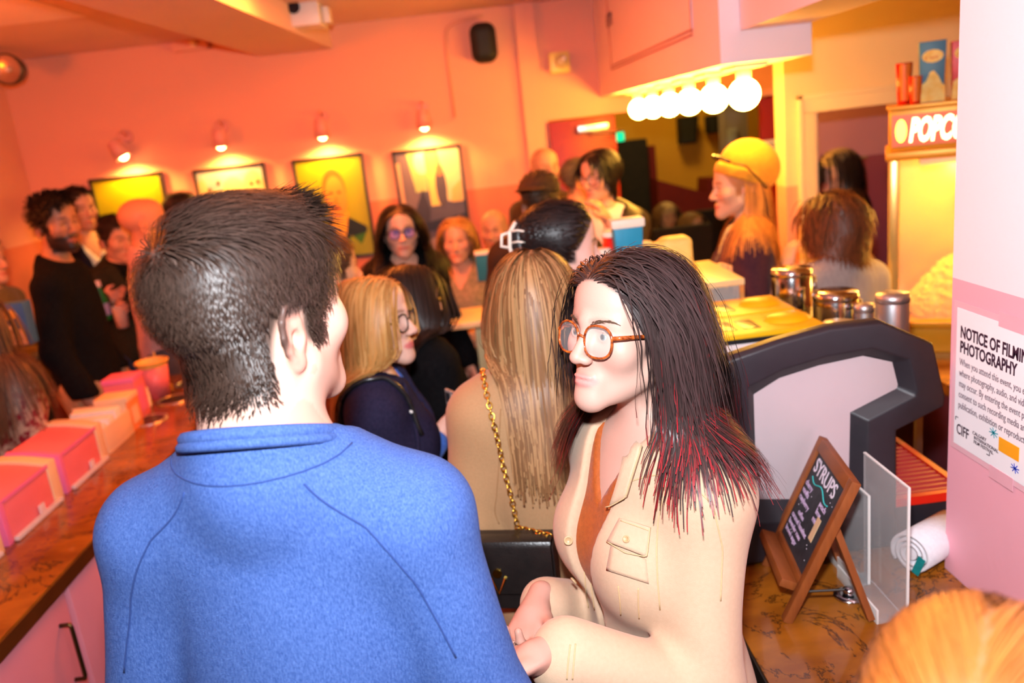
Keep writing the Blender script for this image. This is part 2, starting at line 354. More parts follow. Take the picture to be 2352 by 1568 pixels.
def person(label, head, face, body=None, sex='m', stature=None, pitch=0., roll=0., lod=2, skin=(.62, .33, .22), hair=(.02, .012, .008),
           arms=('hang', 'hang'), top=None, jacket=None, legs=None, bulk=1., hs=1., lean=(0, 0), beard=None, bald=False, mask=None, sit=None, brow=None, lips=None,
           hands=True, eye=(.10, .06, .03), name='person', group=None, jaw=1., hand_dir=None, neck_r=1., nose=1., curl=.55, arm_r=1.):
    """head = world position of the middle of the head; face/body = heading in degrees (0 away from camera, 90 right, 180 towards camera)"""
    o = Person(); body = face if body is None else body; head = np.asarray(head, float)
    st = stature or (head[2]+.118*hs); s = st/1.75; o.s = s; o.hs = hs; ba = radians(body); o.sex = sex; o.lod = lod
    fx, fy = sin(ba), cos(ba)
    root = empty(name, (head[0]-(.02*s+lean[1])*fx-lean[0]*fy, head[1]-(.02*s+lean[1])*fy+lean[0]*fx, 0), -ba); o.root = root
    tag(root, label, 'person', group)
    drop = 0.
    if sit is not None: drop = st-(head[2]+.118*hs)
    o.hc = A3(lean[0], .02*s+lean[1], head[2]); o.Rh = rotm(0, 0, -(radians(face)-ba)) @ rotm(radians(pitch), radians(roll), 0)
    S = lambda x, y, z: A3(x*s, y*s, z*s-drop)
    m = sex == 'm'; sh = (.178 if m else .150)*bulk
    lx = lambda z: lean[0]*max(0, (z-.9))/.75
    ly = lambda z: lean[1]*max(0, (z-.9))/.75
    T = lambda x, y, z: A3(x*s+lx(z), y*s+ly(z), z*s-drop)
    e = lambda c, r, k: ell(T(*c), np.array(r)*s, k*s)
    tor = [e((0, 0, 1.29), (.158*bulk, .108*bulk, .19), .05), e((0, -.005, 1.08), ((.142 if m else .122)*bulk, (.106 if m else .092)*bulk, .18), .10),
           e((0, -.005, .93), ((.160 if m else .170)*bulk, (.118 if m else .125)*bulk, .13), .10),
           rcone(T(-.04, -.015, 1.445), T(-sh*.96, -.012, 1.392), .050*s, .050*s, .06*s), rcone(T(.04, -.015, 1.445), T(sh*.96, -.012, 1.392), .050*s, .050*s, .06*s)]
    if not m: tor += [e((-.066, .078, 1.265), (.060, .050, .062), .05), e((.066, .078, 1.265), (.060, .050, .062), .05)]
    o.neck = rcone(T(0, -.025, 1.46), o.hc+o.Rh @ A3(0, -.012, -.05)*hs, (.058 if m else .048)*s*neck_r, (.054 if m else .046)*hs*neck_r, .03*s)
    o.nb = T(0, -.02, 1.475); o.T = T
    o.arm = {}
    ar = (.050, .040, .029) if m else (.043, .034, .025)
    ar = [a*arm_r for a in ar]
    for sd, key in ((-1, 0), (1, 1)):
        a = arms[key]
        if isinstance(a, dict):
            iv = lambda p: np.asarray(rotm(0, 0, ba) @ (np.asarray(p, float)-np.array(root.location)), np.float32)
            E, Wr = iv(a['w'][0]), iv(a['w'][1])
        elif isinstance(a, str): (ex, ey, ez), (wx, wy, wz) = ELB[a]; E, Wr = T(sd*ex*sh/.178, ey, ez), T(sd*wx, wy, wz)
        else: E, Wr = [np.asarray(q, np.float32) for q in a]
        Sh = T(sd*sh, -.012, 1.385)
        o.arm[sd] = (Sh, E, Wr)
    upper = [rcone(o.arm[d][0], o.arm[d][1], ar[0]*s*bulk**.5, ar[1]*s, .032*s) for d in (-1, 1)]
    fore = [rcone(o.arm[d][1], o.arm[d][2], ar[1]*s, ar[2]*s, .02*s) for d in (-1, 1)]
    lg = []; o.foot = []
    for d in (-1, 1):
        hip = S(d*.088, 0, .90)
        if sit is not None: kn = hip+A3(d*.03, .42*s, .02); an = A3(kn[0], kn[1]-.05, .09)
        else: kn = A3(d*.095*s, .015*s, .49*s); an = A3(d*.10*s, -.02*s, .09*s)
        lg += [rcone(hip, kn, .082*s*bulk, .055*s, .06*s), rcone(kn, an, .054*s, .036*s, .02*s)]
        o.foot.append((an, an+A3(0, .15*s, -.055)))
    o.tor, o.upper, o.fore, o.lg = tor, upper, fore, lg
    hp = head_prims(sex, jaw, nose); 
    def hsdf(P): return evalp(hp, ((P-o.hc) @ o.Rh)/hs)*hs
    bp = tor+upper+fore+lg
    o.hsdf = hsdf
    def full(P): return smin(smin(hsdf(P), prim_d(o.neck, P), .022), evalp(tor[:1]+tor[3:], P), .03)
    h1, h2 = {0: (.0031, .017), 1: (.0050, .022), 2: (.0074, .026)}[lod]
    hb = .165*hs
    V1, Q1 = sdf_mesh(full, o.hc-A3(hb*.9, hb, .205*hs), o.hc+A3(hb*.9, hb, .15*hs), h1)
    Pl = ((V1-o.hc) @ o.Rh)/hs
    C1 = paint(Pl, V1, skin, hair, o, beard, bald, mask, brow, lips)
    cut = float(o.nb[2])-.03
    bl = [q for q in bp]
    pts = np.array([v for p in bp for v in ([p[1], p[2]] if p[0] == 'c' else [p[1]-p[2], p[1]+p[2]])])
    lo, hi = pts.min(0)-.09*s, pts.max(0)+.09*s; lo[2] = .02
    V2, Q2 = sdf_mesh(lambda P: smax(evalp(bl, P), P[:, 2]-cut, .005), lo, hi, h2, 1)
    Vs, Qs, Cs = [V1, V2], [Q1, Q2+len(V1)], [C1, np.tile(np.array(skin, np.float32), (len(V2), 1))]
    o.hand = {}
    if hands:
        n0 = len(V1)+len(V2)
        for d in (-1, 1):
            Sh, E, Wr = o.arm[d]; v = Wr-E; v = v/np.linalg.norm(v)
            hd = (hand_dir or {}).get(d, (v, A3(-d*.8, .0, -.3) if abs(v[2]) < .75 else A3(-d, .15, 0)))
            pr = hand_prims(Wr+v*.01, hd[0], hd[1], -d if len(hd) < 3 else hd[2], curl, s*(1.0 if m else .92))
            pp = np.array([q[1] for q in pr]); hh = {0: .0036, 1: .0055, 2: .009}[lod]
            V3, Q3 = sdf_mesh(lambda P: evalp(pr, P), pp.min(0)-.06, pp.max(0)+.06, hh, 1)
            Vs.append(V3); Qs.append(Q3+n0); n0 += len(V3); Cs.append(np.tile(np.array(skin, np.float32)*np.array([1, .9, .88], np.float32), (len(V3), 1))); o.hand[d] = (Wr, hd)
    me = np_mesh('body', np.concatenate(Vs), np.concatenate(Qs), np.concatenate(Cs)); me.shade_smooth()
    o.body = link('body', me, mat('skin', (.6, .3, .2), .48, attr=True, bump=(320, .05), sss=.0, spec=.35), root)
    # eyes
    if lod < 2:
        for d in (-1, 1):
            em = MB(); em.lathe([(max(.0117*sin(pi*j/12), 1e-5), -.0117*cos(pi*j/12)) for j in range(13)], 20, cap=False)
            ev = np.array(em.v, np.float32)*hs; nz = ev[:, 2]/(.0117*hs)
            gz = np.where(nz[:, None] > .94, 0.01, np.where(nz[:, None] > .80, np.array(eye)[None], .75)).astype(np.float32)
            ev = (ev @ rotm(pi/2, 0, 0)) * np.array([1, -1, 1], np.float32) if False else np.stack([ev[:, 0], ev[:, 2], ev[:, 1]], 1)
            ev = ev @ o.Rh.T + o.hc+o.Rh @ A3(d*.031, .0757, 0)*hs
            em2 = np_mesh('eye', ev, np.array(em.f), gz); em2.shade_smooth(); link('eye', em2, mat('eyeball', (.7, .7, .7), .12, attr=True), root)
    # legs, shoes, clothes
    lc = legs or dict(col=(.02, .02, .025))
    lm = mat('trouser_%d_%d_%d' % tuple(int(999*c) for c in lc['col']), lc['col'], .8, noise=(60, tuple(c*.7 for c in lc['col']), .25), bump=(200, .2))
    V, Q = sdf_mesh(lambda P: smax(smax(evalp(tor[1:3]+lg, P, .013), (.965*s-drop+.03)*-1+P[:, 2], .01), .05-P[:, 2], .01), A3(lo[0], lo[1], .03), A3(hi[0], hi[1], 1.06*s-drop), h2*1.0, 1)
    me = np_mesh('trousers', V, Q); me.shade_smooth(); link(lc.get('name', 'trousers'), me, lm, root)
    for (an, toe) in o.foot:
        fp = [rcone(an+A3(0, -.02, -.045), toe, .042, .036, .03), rcone(an, an+A3(0, 0, -.04), .046, .042, .03)]
        V, Q = sdf_mesh(lambda P: smax(evalp(fp, P), -P[:, 2], .003), an-A3(.09, .12, .1), toe+A3(.09, .09, .12), .022, 1)
        me = np_mesh('shoe', V, Q); me.shade_smooth(); link('shoe', me, mat('shoe_leather', (.02, .018, .018), .5), root)
    if top: cloth(o, **top)
    if jacket: cloth(o, **jacket)
    return o
def paint(Pl, V, skin, hair, o, beard, bald, mask, brow, lips):
    sk = np.array(skin, np.float32); C = np.tile(sk, (len(Pl), 1)); x, y, z = np.abs(Pl[:, 0]), Pl[:, 1], Pl[:, 2]
    def mixc(w, c): nonlocal C; w = np.clip(w, 0, 1)[:, None]; C = C*(1-w)+np.array(c, np.float32)*w
    red = sk*np.array([1.02, .80, .78])
    mixc(.7*np.exp(-((x-.043)/.02)**2-((z+.028)/.018)**2)*(y > .04), red); mixc(.6*np.exp(-(x/.013)**2-((z+.036)/.013)**2)*(y > .09), red)
    mixc(.8*((x > .0745) & (y > -.05) & (y < .01)), red)
    lc = lips or tuple(sk*np.array([.90, .50, .50]))
    lw = np.clip(1.25-np.sqrt((x/.0235)**2+((z+.0705)/np.where(z > -.0705, .0085, .0105))**2), 0, .25)*4*(y > .075); mixc(lw, lc)
    bc = brow or tuple(np.array(hair)*1.2)
    bz = .0195+.006*np.sin(np.clip(x/.05, 0, 1)*pi*.8); bw = np.clip(1.6-np.abs(z-bz)/.0032, 0, 1)*np.clip((x-.010)/.004, 0, 1)*np.clip((.053-x)/.008, 0, 1)*(y > .04)
    if o.lod == 0: bw = bw*.35
    mixc(bw*.85, bc)
    mixc(np.clip(1-np.abs(z-.0045-.002*np.sin(x*40))/.0016, 0, 1)*(np.abs(x-.031) < .014)*(y > .07)*.8, (.02, .012, .01))
    if o.lod == 2: mixc(np.clip(1.3-np.sqrt(((x-.031)/.011)**2+(z/.0042)**2), 0, 1)*(y > .06), (.03, .02, .015))
    if beard:
        w = np.clip((-.048-z+.25*np.clip(.06-y, 0, .1)*0)/.008, 0, 1)*(y > .012)*np.clip((z+.125)/.01, 0, 1); w = np.maximum(w, (x > .045)*(y > .01)*(y < .05)*np.clip((-z+.00)/.01, 0, 1)*(z > -.11)*.9)
        w = w*(1-np.clip(lw*1.0, 0, 1)*.8)
        mixc(w*beard[3], beard[:3])
    if not bald:
        mixc(hair_mask(Pl, mask, o.lod == 0 and o.sex == 'm')*.9, hair)
    return C
def hair_mask(Pl, kind=None, nape=False):
    x, y, z = np.abs(Pl[:, 0]), Pl[:, 1], Pl[:, 2]; st = lambda v, w: np.clip(v/w+.5, 0, 1)
    f = .034+.62*np.clip(z, 0, .2) if kind != 'recede' else .005+.35*np.clip(z, 0, .2)
    up = st(f-y, .006)*st(z-.004, .008)
    side = st(.030-y, .006)*st(y-.006, .006)*st(z+(.030 if kind != 'f' else .015), .01)
    back = st(-.026-y-.25*np.clip(-z, 0, .1), .008)*st(z+((.072 if nape else .078) if kind != 'f' else .07), .014 if not nape else .03)
    return np.maximum(np.maximum(up, side), back)
# ---- clothes
def cloth(o, name='top', m=None, infl=.012, hem=.86, sleeve=.93, neck='crew', nr=.012, fold=.004, open_w=None, h=None, flare=0., v=None, seed=1, lap=None, fs=26, top_z=None, arms=True, nz=0.):
    s = o.s; P0 = o.tor; up = o.upper; fo = []
    for d in (-1, 1):
        Sh, E, Wr = o.arm[d]; p = o.fore[0 if d < 0 else 1]
        if sleeve > 0: fo.append(rcone(E, E+(Wr-E)*sleeve, p[3], p[3]+(p[4]-p[3])*sleeve*.8+.004, .03*s))
    pr = P0+[o.neck]+((up+fo) if arms else []); T = o.T; nk = o.neck; hz = float(T(0, 0, hem)[2])
    nb = o.nb; ncap = rcone(nb+A3(0, .0, -.06), nb+A3(0, .05, .20), o.neck[3]+nr, o.neck[3]+nr+.02, .01)
    els = [(o.arm[d][1], o.arm[d][2]) for d in (-1, 1)]
    vz = None if v is None else float(T(0, 0, v)[2])
    def f(P):
        d = evalp(pr, P, infl)
        if flare: d = d-flare*np.clip((float(T(0, 0, 1.1)[2])-P[:, 2])/.25, 0, 1)
        if fold:
            w = np.zeros(len(P), np.float32)+.35
            for (E, Wr) in els: w = w+1.3*np.exp(-(np.linalg.norm(P-E, axis=1)/.11)**2)+.9*np.exp(-(np.linalg.norm(P-Wr, axis=1)/.10)**2)
            w = w+.8*np.clip((float(T(0, 0, 1.12)[2])-P[:, 2])/.15, 0, 1)
            Q = P*np.array([1, 1, .55], np.float32); d = d-fold*np.minimum(w, 1.6)*wav(Q, fs, seed)
        d = smax(d, P[:, 2]-(float(nb[2])+.028+nz-.42*(P[:, 1]-float(nb[1]))), .006)
        d = smax(d, hz-P[:, 2], .01)
        if top_z is not None: d = smax(d, P[:, 2]-float(T(0, 0, top_z)[2]), .02)
        if open_w is not None:      # open front: a gap that widens to the neck
            zz = P[:, 2]; z1 = float(T(0, 0, 1.45)[2]); g = np.where(zz > vz, open_w[0]+(open_w[1]-open_w[0])*np.clip((zz-vz)/(z1-vz), 0, 1), open_w[0]+(open_w[2] if len(open_w) > 2 else 0)*np.clip((vz-zz)/.3, 0, 1))
            d = smax(d, np.minimum(g*s-np.abs(P[:, 0]-(open_w[3] if len(open_w) > 3 else 0)), P[:, 1]-.0), .006)
        elif vz is not None:        # v or scoop neck
            d = smax(d, np.minimum((P[:, 2]-vz)*.55-np.abs(P[:, 0]), P[:, 1]-.01), .008)
        return d
    pts = np.array([q for p in pr for q in ([p[1], p[2]] if p[0] == 'c' else [p[1]-p[2], p[1]+p[2]])])
    lo, hi = pts.min(0)-.10*s, pts.max(0)+.10*s; lo[2] = max(lo[2], hz-.03)
    hh = h or {0: .0065, 1: .0115, 2: .018}[o.lod]
    V, Q = sdf_mesh(f, lo, hi, hh, 2)
    me = np_mesh(name, V, Q); me.shade_smooth(); ob = link(name, me, m, o.root)
    if not hasattr(o, 'cl'): o.cl = {}
    o.cl[name] = f; o.top = ob
    return ob
# ---- hair
def hair(o, n, length, col, seg=8, width=.0016, kind=None, comb=None, lift=.3, grav=.3, stiff=1., off=(.003, .012), wavy=.0, colfn=None, name='hair', jitter=.25, bald_top=False, sel=None, coll=None, seed=3, endvar=.25, tips=None, asym=0., rough=.46, offgrow=0., shield=False, cinf=.022, cling=0., gather=0., nape=False, narrow=None):
    """strands grown from the scalp; comb(Pl)->direction in head space"""
    r = np.random.default_rng(seed); dirs = r.normal(size=(n*5, 3)).astype(np.float32); dirs /= np.linalg.norm(dirs, axis=1, keepdims=True)
    Pl = A3(0, -.012, .03 if not nape else .01)+dirs*np.array([.08, .10, .085 if not nape else .13], np.float32)
    hp = head_prims(o.sex, ears=False)[:3]
    if nape: hp = hp+[rcone((0, -.028, -.06), (0, -.036, -.14), .064, .068, .04)]
    fl = lambda P: evalp(hp, P)
    for _ in range(4): Pl = Pl-grad(fl, Pl)*fl(Pl)[:, None]
    k = r.uniform(size=len(Pl)) < hair_mask(Pl, kind, nape)
    if sel is not None: k &= sel(Pl)
    Pl = Pl[k][:n]; Nl = grad(fl, Pl); n = len(Pl)
    D = comb(Pl) if comb is not None else np.tile(A3(0, -.3, -1), (n, 1))
    D = D-Nl*np.einsum('ij,ij->i', D, Nl)[:, None]; D /= np.linalg.norm(D, axis=1, keepdims=True)+1e-6
    D = D+Nl*lift+r.normal(size=D.shape)*jitter*.6; D /= np.linalg.norm(D, axis=1, keepdims=True)
    P = Pl @ o.Rh.T*o.hs+o.hc; D = (D @ o.Rh.T).astype(np.float32)
    ln = (length(Pl) if callable(length) else np.full(n, length))*(1-endvar*r.uniform(size=n)**1.5)
    cp = head_prims(o.sex, ears=False)[:3]
    if shield: cp.append(ell((0, .125, -.035), (.066 if shield is True else shield, .085, .12), .01))
    cl = o.tor+o.upper if coll else []
    def F(X): 
        d = smin(evalp(cp, ((X-o.hc) @ o.Rh)/o.hs)*o.hs, prim_d(o.neck, X), .02)
        if cl: d = smin(d, evalp(cl, X, cinf), .04)
        return d
    of = (off[0]+(off[1]-off[0])*r.uniform(size=n)).astype(np.float32)
    path = [P]; nr = [grad(F, P)]; ph = r.uniform(0, 6.28, (n, 3))
    cz = r.normal(size=(n, 3)).astype(np.float32)*jitter*.25
    for i in range(seg):
        t = (i+1)/seg
        D = D*stiff+A3(0, 0, -1)*grav+cz*.4
        if gather: lowm = np.clip((o.hc[2]-.04-P[:, 2])/.1, 0, 1)[:, None]; D = D+np.stack([-(P[:, 0]-o.hc[0])*gather, np.full(n, -.06*gather), np.zeros(n)], 1)*lowm
        if wavy: D = D+wavy*np.sin(ph+i*2.1)+wavy*.8*np.sin(P*40+i)
        D /= np.linalg.norm(D, axis=1, keepdims=True)+1e-6
        X = P+D*(ln/seg)[:, None]; d = F(X); g = grad(F, X, .003); need = np.maximum(of*(.35+.65*min(1, t*2.5))+offgrow*t-d, 0)
        if narrow: lowm = np.clip((o.hc[2]-.06-X[:, 2])/.08, 0, 1); xr = X[:, 0]-o.hc[0]; X[:, 0] -= (np.sign(xr)*np.maximum(np.abs(xr)-narrow*(.6+.4*np.cos(ph[:, 0])**2), 0))*lowm*.8; X[:, 1] -= np.maximum(X[:, 1]-(o.hc[1]-.05), 0)*lowm*.5; d = F(X); g = grad(F, X, .003); need = np.maximum(of*(.35+.65*min(1, t*2.5))+offgrow*t-d, 0)
        if cling is not 0.: need = need-(cling(Pl) if callable(cling) else cling)*np.maximum(d-of*1.1-.001, 0)
        X = X+g*need[:, None]; D = X-P; D /= np.linalg.norm(D, axis=1, keepdims=True)+1e-6
        P = X.astype(np.float32); path.append(P); nr.append(g)
    paths = np.stack(path, 1); N = np.stack(nr, 1)
    tt = np.linspace(0, 1, seg+1)[None, :, None]; base = np.array(col, np.float32)
    C = np.tile(base, (n, seg+1, 1))*(1+.45*(r.uniform(size=(n, 1, 1))-.5))
    if tips is not None: # (colour, start, per-strand variation)
        w = np.clip((tt-(tips[1]+tips[2]*(r.uniform(size=(n, 1, 1))-.5)))/.25, 0, 1); C = C*(1-w)+np.array(tips[0])*w*(.7+.6*r.uniform(size=(n, 1, 1)))
    if colfn is not None: C = colfn(C, Pl, tt, r)
    V, Q, Cc = ribbons(paths, N, width*(.6+.8*r.uniform(size=n)), C, tip=.5 if seg > 9 else .25)
    me = np_mesh(name, V, Q, Cc.astype(np.float32)); me.shade_smooth()
    ob = link(name, me, mat('hair_strands_%d' % int(rough*100), (.1, .05, .03), rough, attr=True, spec=.38), o.root)
    return ob
def head_obj(o, name, V, Q, m, col=None, smooth=True):
    V = np.asarray(V, np.float32) @ o.Rh.T*o.hs+o.hc; me = np_mesh(name, V, Q, col)
    if smooth: me.shade_smooth()
    return link(name, me, m, o.root)
def head_sdf(o, name, prims, m, h=.004, lo=(-.16, -.18, -.16), hi=(.16, .22, .2), f=None):
    V, Q = sdf_mesh(f or (lambda P: evalp(prims, P)), lo, hi, h, 2); return head_obj(o, name, V, Q, m)
def glasses(o, m, rw=.0255, rh=.023, r=.0022, zc=-.004, y0=.099, gap=.0335, square=2.4, lens=True, temple_r=.0026, lens_m=None, wrap=.18):
    b = MB(); T3 = lambda p: tuple(o.hc+o.Rh @ (np.array(p, np.float32)*o.hs))
    for d in (-1, 1):
        ring = []
        for i in range(28):
            a = 2*pi*i/28; cx, sz = cos(a), sin(a); q = (abs(cx)**square+abs(sz)**square)**(-1/square); x = d*gap+rw*cx*q; ring.append(T3((x, y0-wrap*max(0, abs(x)-.02), zc+rh*sz*q-(0.003 if sz < 0 else 0)*0)))
        b.tube(ring, r, 6, closed=True)
        xo = d*(gap+rw); b.tube([T3((xo, y0-wrap*(abs(xo)-.02), zc+rh*.35)), T3((d*.070, y0-.022, zc+rh*.42)), T3((d*.0785, .03, zc+.012)), T3((d*.079, -.015, zc+.010)), T3((d*.077, -.032, zc-.012))], [temple_r*1.2, temple_r*1.2, temple_r, temple_r, temple_r*.8], 6)
    b.tube([T3((-(gap-rw), y0, zc+.004)), T3((0, y0+.003, zc+.007)), T3((gap-rw, y0, zc+.004))], r*1.1, 6)
    g = b.build('glasses', m, o.root, smooth=True)
    if lens:
        for d in (-1, 1):
            V = [T3((d*gap, y0-wrap*max(0, gap-.02)+.0015, zc))]; F = []
            for i in range(28):
                a = 2*pi*i/28; cx, sz = cos(a), sin(a); q = (abs(cx)**square+abs(sz)**square)**(-1/square); x = d*gap+rw*cx*q; V.append(T3((x, y0-wrap*max(0, abs(x)-.02), zc+rh*sz*q)))
            F = [(0, 1+i, 1+(i+1) % 28) for i in range(28)]
            lb = MB(); lb.add(V, F); lb.build('lens', lens_m or mat('spectacle_lens', (1, 1, 1), .02, alpha=.10), g, smooth=True)
    return g
def eyebrows(o, col, n=160):
    r = np.random.default_rng(5)
    for d in (-1, 1):
        t = r.uniform(0, 1, n); x = .012+.040*t; z = .0175+.0075*np.sin(np.clip(t, 0, 1)*pi*.75)+r.normal(size=n)*.0016*(1.1-t); y = .094-.55*np.maximum(x-.012, 0)**1.15*1.1
        p0 = np.stack([d*x, y, z], 1).astype(np.float32)
        hp = head_prims(o.sex, ears=False); f = lambda P: evalp(hp, P)
        for _ in range(3): p0 = p0-grad(f, p0)*(f(p0)-.0004)[:, None]
        nn = grad(f, p0); dr = np.stack([np.full(n, d*1.), -.5*t, .55-.95*t], 1); p1 = p0+dr*.0065+nn*.0008
        paths = np.stack([p0, (p0+p1)/2+nn*.0004, p1], 1); V, Q, C = ribbons(paths, np.repeat(nn[:, None], 3, 1), .0006, np.tile(np.array(col), (n, 3, 1)))
        head_obj(o, 'eyebrow', V, Q, mat('hair_strands_38', (.1, .05, .03), .38, attr=True, spec=.55), C.astype(np.float32))
# ------------------------------------------------------------------ the room
PX_H = .885; CEIL = 2.68; FARY = 5.5; DADO = 1.565; LWX = -2.84
def two_tone(name, up, low, zed, rough=.6):
    m = mat(name, up, rough, bump=(90, .06)); nt = m.node_tree; N = nt.nodes; Lk = nt.links
    g = N.new('ShaderNodeNewGeometry'); sp = N.new('ShaderNodeSeparateXYZ'); gt = N.new('ShaderNodeMath'); gt.operation = 'GREATER_THAN'; gt.inputs[1].default_value = zed
    mx = N.new('ShaderNodeMix'); mx.data_type = 'RGBA'; mx.inputs['A'].default_value = (*low, 1); mx.inputs['B'].default_value = (*up, 1)
    nz = N.new('ShaderNodeTexNoise'); nz.inputs['Scale'].default_value = 3; hv = N.new('ShaderNodeHueSaturation')
    Lk.new(g.outputs['Position'], sp.inputs[0]); Lk.new(sp.outputs['Z'], gt.inputs[0]); Lk.new(gt.outputs[0], mx.inputs['Factor'])
    mr = N.new('ShaderNodeMapRange'); mr.inputs['To Min'].default_value = .94; mr.inputs['To Max'].default_value = 1.06; Lk.new(nz.outputs['Fac'], mr.inputs['Value'])
    Lk.new(mx.outputs['Result'], hv.inputs['Color']); Lk.new(mr.outputs[0], hv.inputs['Value']); Lk.new(hv.outputs[0], N['Principled BSDF'].inputs['Base Color'])
    return m
M_WALL = two_tone('wall_pink_paint', srgb(250, 226, 232), srgb(240, 172, 186), DADO)
M_SAL = two_tone('wall_salmon_paint', srgb(240, 166, 140), srgb(228, 128, 98), DADO)
M_CON = two_tone('wall_peach_paint', srgb(250, 212, 160), srgb(238, 160, 130), 1.5)
M_CEIL = mat('ceiling_paint', srgb(235, 195, 190), .7, noise=(2, srgb(225, 185, 180), .3))
M_TRIM = mat('casing_paint', srgb(252, 222, 176), .5, noise=(4, srgb(246, 214, 168), .3))
M_RED = mat('red_door_paint', srgb(150, 14, 8), .45, noise=(3, srgb(138, 12, 7), .3))
M_SOF = mat('soffit_paint', srgb(252, 228, 234), .55, noise=(2, srgb(248, 222, 228), .3))
def struct(name, lo, hi, m, label, parent=None):
    o = MB().box(lo, hi).build(name, m, parent)
    if parent is None: tag(o, label, None, None, 'structure')
    return o
struct('floor', (-4, -1.2, -.05), (4, 10.2, 0), mat('floor_lino', (.05, .025, .02), .35, noise=(14, (.09, .04, .025), .2)), 'dark reddish floor under the crowd')
struct('ceiling', (-4, -1.2, CEIL), (4, FARY+.1, CEIL+.1), M_CEIL, 'painted ceiling glowing orange from the lamps')
# far wall with the double-door opening
DX0, DX1, DZ = .55, 2.62, 1.95
fw = MB().box((-4, FARY, 0), (DX0, FARY+.14, CEIL)).box((DX0, FARY, DZ), (DX1, FARY+.14, CEIL)).box((DX1, FARY, 0), (4, FARY+.14, CEIL)).build('wall_back', M_SAL)
tag(fw, 'pink back wall with four lit posters', None, None, 'structure')
struct('wall_left', (LWX-.12, -1.2, 0), (LWX, FARY, CEIL), M_SAL, 'left wall glowing orange at the corner')
pc = at(1196, 195, FARY)           # the shallow pier right of the speaker
struct('trim_1', (pc[0], FARY-.045, 0), (DX0-.03, FARY-.002, CEIL), M_SAL, 'shallow wall pier between the speaker and the red door')
# red door leaves
dl = empty('door_1', (DX0, FARY-.03, 0)); tag(dl, 'red door leaf with a steel closer, left of the hall opening', None, None, 'structure')
MB().box((0, -.02, .01), (.435, .022, DZ-.01)).build('leaf', M_RED, dl, .003)
cl = MB().box((.18, -.07, DZ-.10), (.38, -.022, DZ-.055)).build('door_closer', mat('brushed_steel', (.62, .62, .62), .3, 1.), dl, .004)
MB().tube([(.27, -.06, DZ-.11), (.36, -.18, DZ-.12), (.46, -.10, DZ-.115)], .008).build('closer_arm', MATS['brushed_steel'], cl)
dr = empty('door_2', (1.98, FARY+.06, 0)); tag(dr, 'dark red door leaf at the right of the hall opening', None, None, 'structure')
MB().box((0, -.02, .01), (.60, .02, DZ-.01)).build('leaf', M_RED, dr, .003)
MB().box((.16, -.06, DZ-.10), (.34, -.022, DZ-.06)).build('door_closer', MATS['brushed_steel'], dr, .004)
pn = at(1776, 357, FARY+.03)
nt_ = empty('posted_notice', (pn[0], FARY+.036, pn[2])); tag(nt_, 'blurred white paper notice taped to the dark red door', 'notice')
MB().box((-.085, -.0015, -.105), (.085, .0015, .105)).build('sheet', mat('paper_white', srgb(235, 232, 230), .7, noise=(6, srgb(226, 222, 220), .3)), nt_)
for k, w in enumerate((.10, .12, .11)): MB().box((-.065, -.0025, .075-.017*k), (-.065+w, -.0016, .082-.017*k)).build('printed_line', mat('ink_grey', (.08, .07, .07), .7), nt_)
MB().box((.03, -.0025, -.08), (.06, -.0016, -.06)).build('printed_mark', MATS['ink_grey'], nt_)
# screening hall beyond
M_HALLY = mat('hall_yellow_plaster', srgb(222, 170, 44), .8, noise=(1.6, srgb(205, 150, 36), .3)); M_MAR = mat('hall_maroon_panel', srgb(120, 20, 16), .7, noise=(5, srgb(105, 16, 14), .3)); M_BLK = mat('hall_black_cloth', (.008, .007, .007), .85, noise=(12, (.016, .012, .01), .3))
struct('wall_hall_back', (.3, 9.6, 0), (3.6, 9.75, 3.4), M_HALLY, 'yellow wall at the far end of the screening hall')
struct('wall_hall_left', (.2, FARY+.16, 0), (.32, 9.75, 3.4), M_HALLY, 'left wall of the screening hall')
struct('wall_hall_right', (3.5, FARY+.16, 0), (3.62, 9.75, 3.4), M_MAR, 'maroon right wall of the screening hall')
struct('ceiling_hall', (.2, FARY+.14, 3.4), (3.62, 9.75, 3.5), M_BLK, 'black ceiling of the screening hall')
a = at(1412, 326, 9.4); b = at(1484, 322, 9.4)
tag(MB().box((a[0], 9.35, 0), (b[0], 9.59, a[2])).build('curtain', M_BLK, None, .01), 'black curtain under the green exit sign', 'curtain')
a = at(1492, 336, 9.4); b = at(1512, 415, 9.4)
tag(MB().box((a[0], 9.45, 0), (b[0], 9.59, a[2])).build('trim_2', M_MAR, None), 'narrow red strip beside the black curtain', None, None, 'structure')
q = [at(1505, 412, 9.0), at(1618, 442, 9.0), at(1620, 410, 9.0), at(1700, 415, 9.0)]
tag(MB().prism([(q[0][0], q[0][2]), (q[1][0], q[1][2]), (q[2][0], q[2][2]), (q[3][0]+.6, q[3][2]), (q[3][0]+.6, 0), (q[0][0], 0)], 'y', 8.9, 9.3).build('trim_3', M_MAR, None), 'stepped maroon balustrade along the yellow wall', None, None, 'structure')
ex = at(1431, 315, 9.2); eo = empty('exit_sign', (ex[0], 9.56, ex[2])); tag(eo, 'small glowing green exit sign above the black curtain', 'sign')
MB().box((-.075, -.05, -.055), (.075, .03, .055)).build('housing', mat('sign_housing', (.05, .06, .05), .5), eo, .006)
MB().box((-.07, -.056, -.05), (.07, -.0505, .05)).build('lit_face', mat('exit_green', (0, .3, .1), .5, emit=(0, .8, .32, 1.6)), eo)
